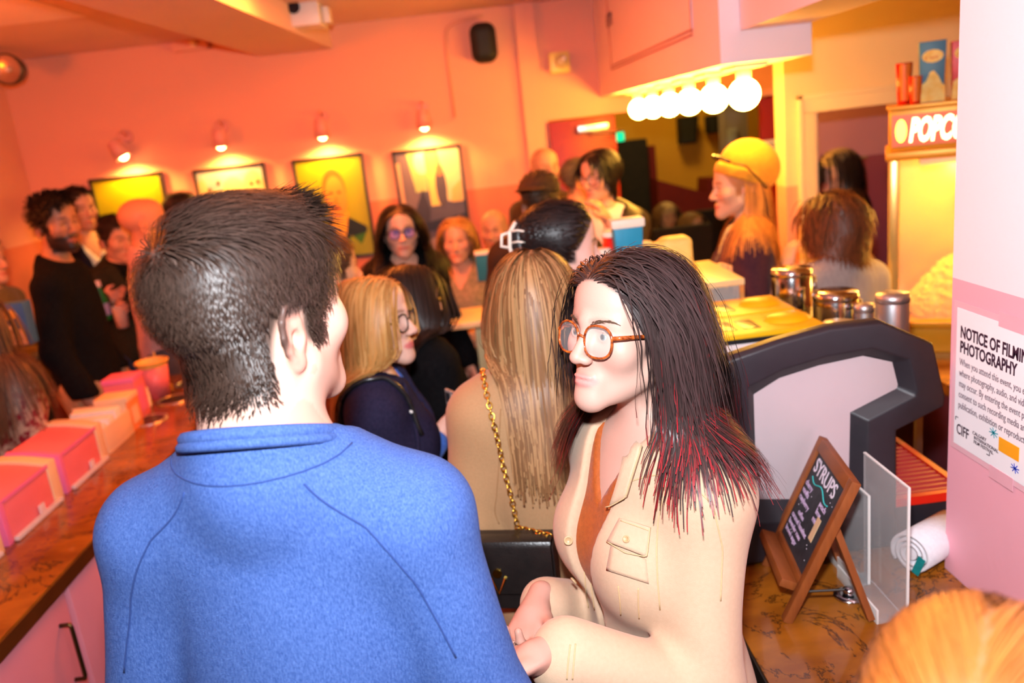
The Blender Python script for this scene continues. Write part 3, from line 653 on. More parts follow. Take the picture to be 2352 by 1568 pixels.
for (px, py, w, h, lb) in ((1584, 298, .22, .30, 'dark speaker hung on the yellow wall, left of the two'), (1640, 285, .13, .2, 'dark speaker hung on the yellow wall, right of the two')):
    c = at(px, py, 9.4); s_ = empty('hall_speaker', (c[0], 9.5, c[2])); tag(s_, lb, 'speaker')
    MB().prism([(-w/2, -h/2), (w/2*.6, -h/2), (w/2, h/2), (-w/2, h/2)], 'y', -.12, .06).build('cabinet', M_BLK, s_, .01); MB().box((-w/2+.015, -.126, -h/2+.015), (w/2-.06, -.1205, h/2-.02)).build('grille', mat('grille_black', (.015, .015, .016), .7, bump=(400, .3)), s_)
a = at(1655, 240, 8.6); b = at(1712, 350, 8.6)
tag(MB().box((a[0], 8.5, 0), (b[0], 8.7, 3.3)).build('trim_4', mat('grey_pier', srgb(150, 140, 140), .7, noise=(3, srgb(135, 126, 128), .3)), None), 'grey pier in the screening hall', None, None, 'structure')
c0 = at(1672, 296, 8.48); c1 = at(1694, 362, 8.48)
tag(MB().box((c0[0], 8.46, c1[2]), (c1[0], 8.495, c0[2])).box((c0[0]+.02, 8.452, c1[2]+.02), (c1[0]-.02, 8.459, c0[2]-.02)).build('notice_board', mat('pale_grey_panel', srgb(176, 180, 182), .5, noise=(4, srgb(160, 165, 168), .3)), None), 'pale grey panel fixed to the grey pier', 'panel')
lamp('hall_lamp', 'AREA', (1.9, 8.0, 3.3), 46, (1, .62, .16), .6)
# theatre seats in the dark hall
M_SEAT = mat('theatre_seat_cloth', (.012, .008, .008), .9, noise=(30, (.02, .01, .01), .3))
seat_me = {}
def theatre_seat(x, y, lab):
    e_ = empty('theatre_seat', (x, y, 0)); tag(e_, lab, 'seat', 'dark seats in the screening hall')
    if not seat_me:
        for nm, bx in (('backrest', ((-.25, -.05, .42), (.25, .05, 1.0))), ('seat', ((-.24, .05, .38), (.24, .5, .48))), ('armrest', ((-.29, -.02, .02), (-.25, .45, .62)))):
            t_ = MB().box(*bx).build(nm, M_SEAT, e_, .02); seat_me[nm] = t_.data
    else:
        for nm, me in seat_me.items(): t_ = bpy.data.objects.new(nm, me); COL.objects.link(t_); t_.parent = e_
for j, (y, lab) in enumerate(((6.6, 'dark theatre seat in the row nearest the hall opening'), (7.5, 'dark theatre seat in the second row of the hall'))):
    for i in range(3): theatre_seat(1.05+.62*i, y, lab+(', left end', ', middle', ', right end')[i])
# wall behind the concession with its doorway
BWY = 4.0; wl = at(1800, 200, BWY)[0]; dx0 = at(1870, 300, BWY)[0]; dtz = at(1870, 258, BWY)[2]; dx1 = dx0+.72
cw = MB().box((wl, BWY, 0), (dx0, BWY+.13, CEIL)).box((dx0, BWY, dtz), (dx1, BWY+.13, CEIL)).box((dx1, BWY, 0), (4, BWY+.13, CEIL)).build('wall_concession', M_CON)
tag(cw, 'peach wall behind the concession with an open doorway', None, None, 'structure')
cs = empty('trim_5', (dx0, BWY, 0)); tag(cs, 'painted casing round the open doorway', None, None, 'structure')
wct = .075
MB().box((-wct, -.022, 0), (0, .0, dtz-.001)).build('jamb_casing', M_TRIM, cs, .003); MB().box((-wct, -.022, dtz-.05+.05), (.72+wct, 0, dtz+wct)).build('head_casing', M_TRIM, cs, .003); MB().box((.72, -.022, 0), (.72+wct, 0, dtz-.001)).build('jamb_casing', M_TRIM, cs, .003)
MB().box((-.002, 0, 0), (.018, .13, dtz)).build('jamb_lining', M_TRIM, cs)
MB().box((-wct-.012, -.032, 0), (-wct+.012, 0, dtz+wct+.012)).build('outer_moulding', M_TRIM, cs, .004); MB().box((-wct-.012, -.032, dtz+wct-.012), (.72+wct, 0, dtz+wct+.012)).build('outer_moulding', M_TRIM, cs, .004)
struct('wall_passage', (2.27, 5.3, 0), (4, 5.4, CEIL), two_tone('passage_plum', srgb(196, 140, 158), srgb(150, 78, 100), 1.5), 'plum wall of the passage seen through the doorway')
lamp('passage_lamp', 'AREA', (2.35, 4.5, 2.6), 2.5, (1, .38, .2), .3)
struct('wall_right', (3.4, -1.2, 0), (3.55, BWY, CEIL), M_WALL, 'right wall behind the popcorn machine')
# soffit with the sign and bulbs
sx0, sx1, sy0, sz0 = .905, 1.224, 2.9, 2.06
so = empty('trim_6', (sx0, sy0, sz0)); tag(so, 'pale pink bulkhead over the counter with globe bulbs under it', None, None, 'structure')
MB().box((0, 0, 0), (sx1-sx0, FARY-sy0-.005, CEIL-sz0-.005)).build('bulkhead', M_SOF, so)
struct('trim_7', (.975, -.6, at(1703, 70, 2.9)[2]), (1.215, 2.895, CEIL-.005), M_SOF, 'upper bulkhead running towards the camera')
struct('trim_10', (PX_H+.43, .2, 2.10), (3.38, 1.45, CEIL-.004), M_SOF, 'unseen bulkhead added to shade the upper concession wall from the flash')  # out of view; added so its edge keeps the flash off the upper wall
# sign panel outline on the left face
f0 = atx = None
def atx(px, py, x):
    v = ray(px, py); return CAMP+v*(x/v[0])
p0 = atx(1592, 65, sx0); p1 = atx(1408, 152, sx0); sgn = empty('menu_sign', (sx0-.001, p0[1], p0[2])); tag(sgn, 'pale pink menu sign with a thin outlined border and dark letters', 'sign')
dy, zb = p1[1]-p0[1], 0
MB().box((-.004, .0, 0), (0, dy, .5)).build('panel', M_SOF, sgn)
lm_ = mat('sign_line', srgb(190, 110, 90), .6)
for (z, t) in ((-.006, .005), (-.024, .005)): MB().box((-.0085, 0, z), (-.0045, dy, z+t)).build('border_line', lm_, sgn)
MB().box((-.0085, -.004, -.024), (-.0045, .001, .5)).build('border_line', lm_, sgn); MB().box((-.0085, dy, -.024), (-.0045, dy+.01, .5)).build('border_line', lm_, sgn)
lo_ = atx(1455, 22, sx0)
text_mesh('lettering', 'em', .16, mat('ink_brown', (.10, .04, .04), .6), sgn, frame_M((-.006, lo_[1]-p0[1]+.75, lo_[2]-p0[2]), (0, -1, 0), (0, 0, 1)))
# globe bulbs
M_BULB = mat('globe_bulb_glow', (1, .9, .6), .3, emit=(1, .50, .06, 115.)); M_SOCK = mat('socket_white', srgb(240, 225, 190), .4, noise=(5, srgb(230, 214, 180), .3))
for i in range(6):
    y = 3.1+.38*i; b_ = empty('globe_bulb', (1.05, y, sz0)); tag(b_, ('nearest', 'second', 'third', 'fourth', 'fifth', 'farthest')[i]+(' glowing globe bulb in the row under the pink bulkhead' if i in (0, 5) else ' glowing globe bulb from the front in the row under the bulkhead'), 'light bulb', 'globe bulbs under the bulkhead')
    MB().box((-.06, -.09, -.014), (.06, .09, -.0005)).build('plate', M_SOCK, b_, .003)
    MB().lathe([(.026, -.05), (.028, -.03), (.032, -.014)], 20).build('socket', M_SOCK, b_, smooth=True)
    g_ = link('globe', sphere_mesh('globe', .058, 24, 16), M_BULB, b_, loc=(0, 0, -.105)); 
    MB().lathe([(.02, -.062), (.021, -.05)], 16).build('bulb_collar', MATS['brushed_steel'], b_)
# pillar with the notice
PX = .885; PY = 1.47
struct('wall_pillar', (PX, -.5, 0), (PX+.42, PY, CEIL), M_WALL, 'pale pink wall end at the right with the notice on it')
def on_pillar(px, py): return atx(px, py, PX)
c = on_pillar(2203, 705); cb = on_pillar(2195, 1015); H_ = c[2]-cb[2]; W_ = H_*1.29
no = empty('wall_notice', (PX-.0015, c[1], c[2])); tag(no, 'white filming notice in a plastic sleeve taped to the pink wall', 'notice')
Mn = frame_M((0, 0, 0), (0, -1, 0), (0, 0, 1))     # local: x along the sheet (towards camera), y up, z off the wall
Mi = lambda x, y, z=.002: Mn @ Matrix.Translation((x, y, z))
MB().box((-.012, -H_-.012, 0), (W_+.012, .012, .0008), Mn).build('sleeve', mat('clear_sleeve', srgb(240, 190, 200), .15, noise=(3, srgb(232, 180, 190), .3)), no)
MB().box((0, -H_, .0009), (W_, 0, .0018), Mn).build('sheet', mat('notice_paper', srgb(244, 242, 246), .6, noise=(8, srgb(238, 236, 240), .3)), no)
INKP = mat('notice_plum_ink', (.03, .006, .025), .6); INKG = mat('notice_grey_ink', (.13, .09, .12), .6)
u_ = H_/310.
for k, t in enumerate(('NOTICE OF FILMING &', 'PHOTOGRAPHY')): text_mesh('heading', t, 36*u_, INKP, no, Mi(14*u_, -(62+33*k)*u_) @ Matrix.Diagonal((.70, 1, 1, 1)), .0009, depth=.0002)
for k, t in enumerate(('When you attend this event, you enter an area', 'where photography, audio, and video recording', 'may occur. By entering the event premises, you', 'consent to such recording media and its', 'publication, exhibition or reproduction.')): text_mesh('body_text', t, 22*u_, INKG, no, Mi(14*u_, -(124+24.5*k)*u_) @ Matrix.Diagonal((.68, 1, 1, 1)), depth=.0002)
text_mesh('logo_text', 'CIFF', 33*u_, INKP, no, Mi(10*u_, -(283)*u_) @ Matrix.Diagonal((.72, 1, 1, 1)), .0004, depth=.0002)
for k, t in enumerate(('CALGARY', 'INTERNATIONAL', 'FILM FESTIVAL')): text_mesh('logo_text', t, 10.5*u_, INKP, no, Mi((68+(5 if k else 0))*u_, -(264+9.5*k)*u_), .0001, depth=.0002)
def bar(name, x0, y0, x1, y1, w, m):
    L_ = math.hypot(x1-x0, y1-y0); MM = Mn @ Matrix.Translation((x0, y0, .0022)) @ Matrix.Rotation(math.atan2(y1-y0, x1-x0), 4, 'Z'); return MB().box((0, -w/2, 0), (L_, w/2, .0003), MM).build(name, m, no)
for (cx, cy, r_, col) in ((138, -235, 11, (.0, .30, .38)), (208, -284, 10, (.01, .05, .55))):
    for k in range(4): a_ = k*pi/4+.2; bar('star_stroke', (cx-1.3*r_*cos(a_))*u_, (cy-r_*sin(a_))*u_, (cx+1.3*r_*cos(a_))*u_, (cy+r_*sin(a_))*u_, 2*u_, mat('ink_star_%d' % cx, col, .6))
MB().box((156*u_, -266*u_, .002), (218*u_, -236*u_, .0026), Mn).build('ticket_mark', mat('ticket_orange', srgb(245, 166, 20), .6), no)
for k in range(3): bar('ticket_print', (166+12*k)*u_, -252*u_, (173+12*k)*u_, -248*u_, 5*u_, INKP)
for k in range(5): bar('ticket_print', 205*u_, -(242+4*k)*u_, 212*u_, -(242+4*k)*u_, 2*u_, INKP)
for (x0, y0, x1, y1) in ((6, -246, 16, -246), (6, -246, 6, -254), (118, -290, 128, -290), (128, -290, 128, -282)): bar('corner_mark', x0*u_, y0*u_, x1*u_, y1*u_, 1.6*u_, INKP)
M_TAPE = mat('masking_tape', srgb(238, 180, 192), .4, noise=(10, srgb(230, 170, 182), .3))
MB().box((140*u_, -8*u_, .0019), (215*u_, 22*u_, .0027), Mn).build('tape', M_TAPE, no); MB().box((130*u_, -H_-26*u_, .0019), (205*u_, -H_+2*u_, .0027), Mn).build('tape', M_TAPE, no)
# ceiling beam, projector
zb = at(600, 130, FARY)[2]; A0, A1 = at(600, 130, FARY), at(765, 118, FARY); B0, B1 = atz(207, 17, zb), atz(499, 0, zb)
ex_ = lambda P, Q, t: (P[0]+(Q[0]-P[0])*t, P[1]+(Q[1]-P[1])*t)
tag(MB().prism([(A0[0], A0[1]-.002), (A1[0], A1[1]-.002), ex_(A1, B1, 1.6), ex_(A0, B0, 1.6)], 'z', zb, CEIL-.003).build('trim_8', M_CEIL, None), 'boxed ceiling beam running to the back wall', None, None, 'structure')
zc_ = at(100, 42, 4.3)[2]
struct('trim_9', (LWX+.002, 3.2, zc_), (-1.75, 4.3, CEIL-.003), M_SOF, 'dropped ceiling panel in the left corner')
pj = at(702, 32, 4.7); po = empty('projector', (pj[0], pj[1], pj[2])); tag(po, 'white projector mounted beside the ceiling beam', 'projector')
MB().box((-.09, -.12, -.075), (.09, .12, .06)).build('housing', mat('projector_white', srgb(235, 225, 225), .4, noise=(9, srgb(225, 214, 214), .3)), po, .012)
MB().lathe([(.03, 0), (.034, .02), (.03, .022)], 18, Matrix.Translation((-.035, -.118, .02)) @ Matrix.Rotation(pi/2, 4, 'X')).build('lens_barrel', mat('dark_glass', (.01, .01, .02), .1), po)
MB().tube([(0, 0, .05), (0, 0, CEIL-pj[2]-.003)], .018, 10).build('mount_pole', MATS['projector_white'], po)
MB().box((.095, -.05, -.06), (.13, .05, .02)).build('bracket', MATS['projector_white'], po, .004)
sd_ = at(440, 104, FARY); s_ = empty('sensor_box', (sd_[0], FARY, sd_[2])); tag(s_, 'small pink junction box high on the wall by the beam', 'junction box')
MB().box((-.11, -.05, -.035), (.11, -.001, .035)).build('cover', M_SAL, s_, .006); MB().lathe([(.02, 0), (.02, .03)], 14, Matrix.Translation((.03, -.05, 0)) @ Matrix.Rotation(pi/2, 4, 'X')).build('knockout', M_TRIM, s_)
# round lamp head at far left
el = at(22, 160, 5.0); l_ = empty('round_spotlight', (el[0], el[1], el[2])); tag(l_, 'round emergency lamp head high on the left wall', 'lamp')
Mr = Matrix.Rotation(pi/2, 4, 'X') @ Matrix.Rotation(.0, 4, 'Y')
MB().lathe([(.02, -.09), (.07, -.06), (.085, .0), (.088, .03), (.078, .034)], 28, Mr, cap=False).build('housing', mat('lamp_bronze', (.10, .06, .03), .35, .4), l_, smooth=True)
MB().lathe([(.077, .032), (.05, .015), (.001, .012)], 28, Mr, cap=False).build('reflector', mat('lamp_reflector', (.8, .6, .45), .25, .9), l_, smooth=True); MB().lathe([(.014, .010), (.014, .024)], 16, Mr).build('bulb', mat('lamp_glass', (.85, .7, .55), .1), l_)
MB().tube([(0, .05, 0), (LWX-el[0]+.01, .12, .02)], .02, 10).build('bracket', MATS['lamp_bronze'], l_)
# wall speaker, conduit, small alarm
ws = at(1110, 102, FARY); w_ = empty('wall_speaker', (ws[0], FARY, ws[2])); tag(w_, 'black oval speaker mounted high on the pink wall', 'speaker')
V, Q = sdf_mesh(lambda P: evalp([rbox((0, -.085, 0), (.082, .075, .12), .06)], P), (-.12, -.2, -.16), (.12, 0, .16), .008)
me = np_mesh('cabinet', V, Q); me.shade_smooth(); link('cabinet', me, mat('speaker_black', (.008, .008, .009), .6, bump=(300, .2)), w_)
MB().box((-.03, -.03, -.06), (.03, -.001, .06)).build('wall_bracket', MATS['speaker_black'], w_, .004)
c1, c2, c3 = at(1045, 270, FARY), at(1040, 60, FARY), at(1090, 38, FARY)
cv = empty('cable_conduit', (c1[0], FARY, 0)); tag(cv, 'thin painted cable conduit curving beside the speaker', 'conduit')
MB().tube([(0, -.008, c1[2]), (0, -.008, c2[2]-.06), (.02, -.008, c2[2]-.01), (.07, -.008, c2[2]+.02), (c3[0]-c1[0]+.05, -.008, c3[2])], .008, 8).build('pipe', M_SAL, cv, smooth=True)
MB().box((-.014, -.012, c1[2]-.02), (.014, -.001, c1[2])).build('clip', M_SAL, cv)
al = at(1282, 146, FARY); a_ = empty('fire_alarm', (al[0], FARY-.046, al[2])); tag(a_, 'square cream fire alarm strobe above the red door', 'alarm')
MB().box((-.065, -.045, -.065), (.065, -.001, .065)).build('housing', mat('alarm_cream', srgb(240, 215, 120), .4, noise=(5, srgb(230, 205, 110), .3)), a_, .01)
MB().lathe([(.042, 0), (.038, .014), (.012, .018)], 22, Matrix.Translation((.012, -.045, .005)) @ Matrix.Rotation(pi/2, 4, 'X')).build('horn', mat('alarm_ring', srgb(215, 190, 130), .3), a_, smooth=True); MB().lathe([(.013, 0), (.012, .02)], 14, Matrix.Translation((.025, -.06, .02)) @ Matrix.Rotation(pi/2, 4, 'X')).build('strobe_lens', mat('strobe_clear', (.9, .9, .85), .1), a_)
# sconces over the posters
M_SCON = mat('sconce_shade_pink', srgb(236, 160, 150), .45, noise=(6, srgb(228, 150, 140), .3)); M_SB = mat('sconce_bulb_glow', (1, .9, .6), .3, emit=(1, .62, .2, 22.))
for i, (px, py, lb) in enumerate(((284, 362, 'leftmost wall sconce, over the woman portrait poster'), (508, 338, 'wall sconce over the cartoon animal poster'), (741, 316, 'wall sconce over the man portrait poster'), (975, 294, 'rightmost wall sconce, over the film collage poster'))):
    c = at(px, py, FARY-.13); s_ = empty('wall_sconce', (c[0], FARY, c[2])); tag(s_, lb, 'wall lamp', 'sconces over the posters')
    tilt = -.45 if i == 0 else 0.
    MT = Matrix.Translation((0, -.13, 0)) @ Matrix.Rotation(tilt, 4, 'Y')
    MB().lathe([(.030, .115), (.036, .11), (.052, .0), (.049, .0), (.034, .105)], 24, MT, cap=False).build('shade', M_SCON, s_, smooth=True)
    MB().lathe([(.002, .118), (.030, .115)], 20, MT, cap=False).build('shade_cap', M_SCON, s_)
    MB().tube([(0, -.13, .115), (0, -.12, .15), (0, -.06, .165), (0, 0, .13)], .009, 8).build('arm', M_SCON, s_, smooth=True)
    MB().lathe([(.04, 0), (.036, .014)], 20, Matrix.Translation((0, 0, .13)) @ Matrix.Rotation(pi/2, 4, 'X')).build('wall_plate', M_SCON, s_)
    g_ = link('bulb', sphere_mesh('bulb', .030, 16, 10), M_SB, s_, loc=(0, -.13, .012))
    lamp('sconce_light', 'SPOT', (0, -.125, -.03), 26, (1, .50, .10), .03, (radians(8), 0, 0), s_, spot_size=radians(150), spot_blend=.5)
# ------------------------------------------------------------------ posters (flat print built as thin shapes on the sheet)
def poly_print(parent, pts, m, z, name='print_shape'):
    b = MB(); n = len(pts); b.add([(x, -.0165-z*.0004, y) for (x, y) in pts], [tuple(range(n))]); return b.build(name, m, parent)
def oval(cx, cy, rx, ry, n=20, a=0.): return [(cx+rx*cos(t)*cos(a)-ry*sin(t)*sin(a), cy+rx*cos(t)*sin(a)+ry*sin(t)*cos(a)) for t in [2*pi*i/n for i in range(n)]]
def ink(c, rough=.35): return mat('ink_%d_%d_%d' % c, srgb(*c), rough, noise=(9, srgb(*[int(q*.9) for q in c]), .3))
def poster(px0, py0, px1, py1, hgt, label, bg, shapes):
    a, b = at(px0, py0, FARY), at(px1, py1, FARY); w = b[0]-a[0]; z1 = (a[2]+b[2])/2
    o = empty('framed_poster', ((a[0]+b[0])/2, FARY, z1-hgt/2)); tag(o, label, 'poster', 'framed posters on the back wall'); fr = mat('frame_black', (.012, .010, .010), .4, noise=(20, (.02, .016, .015), .3)); t = .018
    x, y = w/2, hgt/2
    for nm, lo, hi in (('frame_rail', (-x, -.028, y-t), (x, -.001, y)), ('frame_rail', (-x, -.028, -y), (x, -.001, -y+t)), ('frame_stile', (-x, -.028, -y+t), (-x+t, -.001, y-t)), ('frame_stile', (x-t, -.028, -y+t), (x, -.001, y-t))): MB().box(lo, hi).build(nm, fr, o, .002)
    MB().box((-x+t, -.016, -y+t), (x-t, -.002, y-t)).build('print', bg, o)
    for k, (pts, c) in enumerate(shapes):
        pp = [(max(-x+t, min(x-t, u*(w/2))), max(-y+t, min(y-t, v*(hgt/2)))) for (u, v) in pts]; poly_print(o, pp, ink(c), k+1)
YEL = mat('poster_yellow', srgb(176, 164, 14), .35, noise=(2, srgb(156, 148, 14), .3))
poster(205, 410, 372, 395, .66, 'framed yellow portrait of a long-haired woman, leftmost poster', YEL,
       [(oval(.12, -.25, .36, .62), (90, 40, 20)), (oval(.10, -.10, .22, .40), (240, 160, 70)), ([(-.6, -1), (.75, -1), (.5, -.55), (-.35, -.55)], (70, 30, 25)), (oval(.04, -.02, .05, .02), (90, 40, 20)), (oval(.18, -.02, .05, .02), (90, 40, 20)), (oval(.1, -.3, .08, .03), (190, 60, 40))])
poster(443, 388, 607, 374, .66, 'framed poster of pale cartoon animals on blue, second from left', mat('poster_grey', srgb(190, 190, 190), .35, noise=(7, srgb(150, 160, 170), .2)),
       [(oval(.05, .45, .34, .34), (240, 215, 160)), (oval(.62, .50, .30, .38), (240, 205, 150)), (oval(-.55, .35, .30, .22), (235, 200, 150)), (oval(-.82, .4, .18, .4), (235, 190, 140)), (oval(.1, -.02, .62, .22), (90, 125, 150)), (oval(-.5, -.15, .5, .25), (240, 190, 130)), (oval(.1, -.55, .95, .35), (235, 180, 130)), (oval(.55, .62, .045, .04), (40, 30, 25)), (oval(.74, .64, .045, .04), (40, 30, 25)), (oval(.72, .32, .07, .06), (40, 30, 25)), (oval(-.35, .7, .05, .04), (50, 45, 30)), (oval(-.62, .58, .05, .04), (50, 45, 30)), (oval(-.55, .12, .08, .05), (50, 40, 35))])
poster(670, 367, 832, 350, .68, 'framed yellow portrait of a man above green leaves, third from left', YEL,
       [([(-.85, -1), (-.6, -.45), (-.15, -.2), (.35, -.2), (.8, -.4), (1, -.7), (1, -1)], (35, 40, 42)), ([(-.28, -.05), (-.12, -.5), (.05, -.75), (.22, -.5), (.36, -.1)], (245, 170, 50)), (oval(.05, .33, .33, .43), (190, 100, 30)), (oval(.07, .22, .30, .40), (240, 150, 55)), (oval(-.05, .3, .06, .025), (150, 70, 25)), (oval(.18, .3, .06, .025), (150, 70, 25)), (oval(.06, .0, .10, .03), (190, 90, 40)), (oval(.06, .14, .04, .09), (215, 125, 40)),
        ([(-.7, -1), (.1, -.62), (1, -.5), (1, -1)], (60, 110, 30)), ([(.1, -1), (.35, -.55), (.6, -.75), (1, -.35), (1, -1)], (150, 150, 40)), (oval(-.1, -.85, .35, .12, a=.4), (30, 80, 25)), ([(-.3, -1), (.3, -.93), (.6, -1)], (20, 30, 15))])
poster(899, 347, 1057, 331, .80, 'framed dark film collage poster, rightmost, behind the woman in glasses', mat('poster_slate', srgb(96, 82, 96), .35, noise=(5, srgb(80, 66, 80), .3)),
       [([(-.9, 1), (-.5, 1), (-.3, .3), (-.6, -.1), (-.9, -.1)], (120, 95, 105)), ([(-.95, .8), (-.82, .8), (-.78, -.4), (-.9, -.4)], (225, 165, 130)), ([(-.6, .95), (-.05, .95), (-.1, .3), (-.45, .3)], (190, 190, 120)), (oval(-.2, .78, .22, .2), (185, 195, 205)), ([(-.1, .92), (.25, .92), (.3, .05), (-.05, .05)], (245, 205, 110)), ([(.3, .95), (.95, .95), (.95, .1), (.45, .1)], (245, 210, 160)), (oval(.3, .35, .16, .34), (90, 70, 70)), (oval(.3, .62, .10, .10), (200, 120, 60)), ([(.55, .08), (.9, .08), (.9, .45), (.6, .3)], (240, 185, 100)),
        ([(-.6, -.1), (-.25, .35), (-.1, .0), (-.2, -.35)], (60, 45, 50)), ([(-.3, -.22), (.3, -.16), (.3, -.34), (-.3, -.36)], (40, 28, 38)), ([(.45, -.16), (.95, -.12), (.95, -.33), (.45, -.35)], (40, 28, 38)), ([(.25, -.5), (.95, -.4), (.8, -.9), (.1, -.85)], (225, 190, 170)), ([(-.4, -.55), (.0, -.45), (-.1, -.75)], (160, 130, 130))])
for k in range(5): pass
# ------------------------------------------------------------------ the crowd: foreground
def fabric(name, c, c2=None, rough=.85, scale=120, contrast=.2, bump=.25, bs=420, stretch=None, sheen=.1):
    return mat(name, c, rough, noise=(scale, c2 or tuple(q*.75 for q in c), contrast) + ((stretch,) if stretch else ()), bump=(bs, bump), sheen=sheen if max(c) > .05 else 0., spec=.25 if max(c) > .05 else .08)
def smooth01(x, a, b): t = np.clip((x-a)/(b-a), 0, 1); return t*t*(3-2*t)
# --- man in the blue sweater
P = person('tall man in a heathered blue sweater seen from behind', at(586, 722, .96), 37, 8, 'm', lod=0, skin=(.53, .31, .235), hair=(.026, .017, .014), arms=('hang', 'hang'), bulk=.87, hs=1.10, neck_r=1.22, pitch=2, roll=0,
           top=dict(name='sweater', m=fabric('heather_blue_knit', (.026, .066, .235), (.075, .14, .38), .92, 520, .2, .5, 900, (1, 1, .4), .0), infl=.016, hem=.84, sleeve=1.0, nz=.006, fold=.004, h=.0062, fs=20), legs=dict(col=(.03, .035, .06)), jaw=1.04)
MAN = P
def man_comb(Pl):
    w = smooth01(Pl[:, 2], .070, .105)[:, None]; fr = smooth01(Pl[:, 1], .02, .07); top = np.stack([np.full(len(Pl), .35), 1.-.3*fr, .05+.9*fr], 1); d = np.stack([Pl[:, 0]*2, np.where(Pl[:, 1] > -.02, -.15, .0)+Pl[:, 0]*0, np.full(len(Pl), -1.)], 1)
    return top*w+d*(1-w)
man_len = lambda Pl: (.014+.032*smooth01(Pl[:, 2], .050, .11)+.014*smooth01(Pl[:, 2], -.06, .05)+.012*smooth01(Pl[:, 1], .03, .07))
hair(P, 18000, man_len, (.030, .016, .011), seg=5, width=.0014, comb=man_comb, lift=.08, grav=.05, stiff=1., off=(.002, .011), jitter=.15, endvar=.4, sel=lambda Q: ~((np.abs(Q[:, 0]) > .05) & (Q[:, 1] > -.042) & (Q[:, 1] < .010) & (Q[:, 2] < .026)), cling=lambda Q: .55*(1-smooth01(Q[:, 1], .02, .05)*smooth01(Q[:, 2], .06, .09)), nape=True, rough=.44)
# --- sweater collar and raglan seams drawn on the knit
def on_surface(f, pts, off=.0, it=6):
    Pp = np.asarray(pts, np.float32)
    for _ in range(it): Pp = Pp-grad(f, Pp)*(f(Pp)-off)[:, None]
    return Pp
def seam(o, f, pts, r, m, name='seam', n=24, off=.0):
    pts = np.asarray(pts, float); t = np.linspace(0, len(pts)-1, n); q = np.stack([np.interp(t, np.arange(len(pts)), pts[:, k]) for k in range(3)], 1)
    q = on_surface(f, q, off); return MB().tube(q, r, 6).build(name, m, o.root, smooth=True)
KN = MATS['heather_blue_knit']
f = MAN.cl['sweater']; nb = MAN.nb; rr = MAN.neck[3]
ring = [nb+A3((rr+.011)*cos(a), (rr+.011)*sin(a)+.004, .026-.42*(rr+.01)*sin(a)) for a in np.linspace(0, 2*pi, 41)[:-1]]
cb = MB(); cb.tube(ring, .0085, 8, closed=True); cb.tube([p+A3(0, 0, -.009)+(p-nb)*A3(.07, .07, 0) for p in ring], .0065, 8, closed=True); cb.build('collar', KN, MAN.root, smooth=True)
SEAMB = mat('knit_seam', (.012, .035, .15), .9, noise=(300, (.018, .045, .18), .3))
seam(MAN, f, [nb+A3((rr+.032)*cos(a), (rr+.032)*sin(a), .012) for a in np.linspace(-pi+.1, -.1, 14)], .0011, SEAMB, 'collar_seam', 40)
for d in (-1, 1): seam(MAN, f, [nb+A3(d*.055, -.055, -.01), MAN.T(d*.12, -.1, 1.42), MAN.T(d*.165, -.1, 1.34), MAN.T(d*.195, -.09, 1.25)], .0013, SEAMB, 'raglan_seam', 30)
# --- woman in the cream jacket
hd = at(1443, 762, 1.22)
P = person('woman in a cream jacket and tortoiseshell glasses with red-tipped dark hair', hd, -124, -112, 'f', lod=0, skin=(.49, .285, .225), hair=(.03, .017, .017), pitch=11, roll=0, hs=.97, bulk=.95,
           arms=({'w': (at(1612, 1590, 1.03), at(1266, 1502, 1.00))}, {'w': (at(1420, 1400, 1.48), at(1238, 1392, 1.24))}), lips=(.62, .24, .21), eye=(.22, .26, .26), brow=(.10, .05, .035),
           top=dict(name='blouse', m=fabric('rust_blouse', (.36, .075, .010), None, .7), infl=.007, hem=.88, sleeve=.5, v=1.36, nr=.01, fold=.002, h=.009),
           jacket=dict(name='jacket', m=fabric('cream_denim', (.52, .345, .23), (.48, .315, .205), .8, 160, .3, .18, 700), infl=.020, hem=.93, sleeve=.90, v=1.14, open_w=(.010, .060, .03), nr=.016, fold=.007, h=.0065, fs=22, seed=4), legs=dict(col=(.012, .012, .015)), hand_dir={-1: (A3(-.2, 1, .1), A3(.3, .2, 1)), 1: (A3(-.6, .7, -.25), A3(0, .3, 1))}, curl=.75, arm_r=1.0)
WOM = P
glasses(P, mat('tortoiseshell', (.10, .012, .004), .15, noise=(130, (.42, .09, .015), .12), coat=.6), rw=.0265, rh=.0245, r=.0021, zc=-.007, y0=.101, gap=.0335, square=2.5, temple_r=.0030)
eyebrows(P, (.10, .055, .035))
def wcomb(Pl):
    sx = np.sign(Pl[:, 0]-.012); return np.stack([sx*.50, np.full(len(Pl), -.95), np.where(Pl[:, 2] > .07, .15, -.45)], 1)
hair(P, 10000, lambda Pl: .30+.04*smooth01(Pl[:, 1], -.08, .03), (.030, .017, .016), seg=16, width=.0023, kind='f', comb=wcomb, lift=.42, grav=.42, stiff=1., off=(.003, .022), jitter=.26, endvar=.38, coll=True, tips=((.34, .008, .016), .88, .30), shield=.078, wavy=.11, offgrow=.016, cinf=.014, rough=.42)
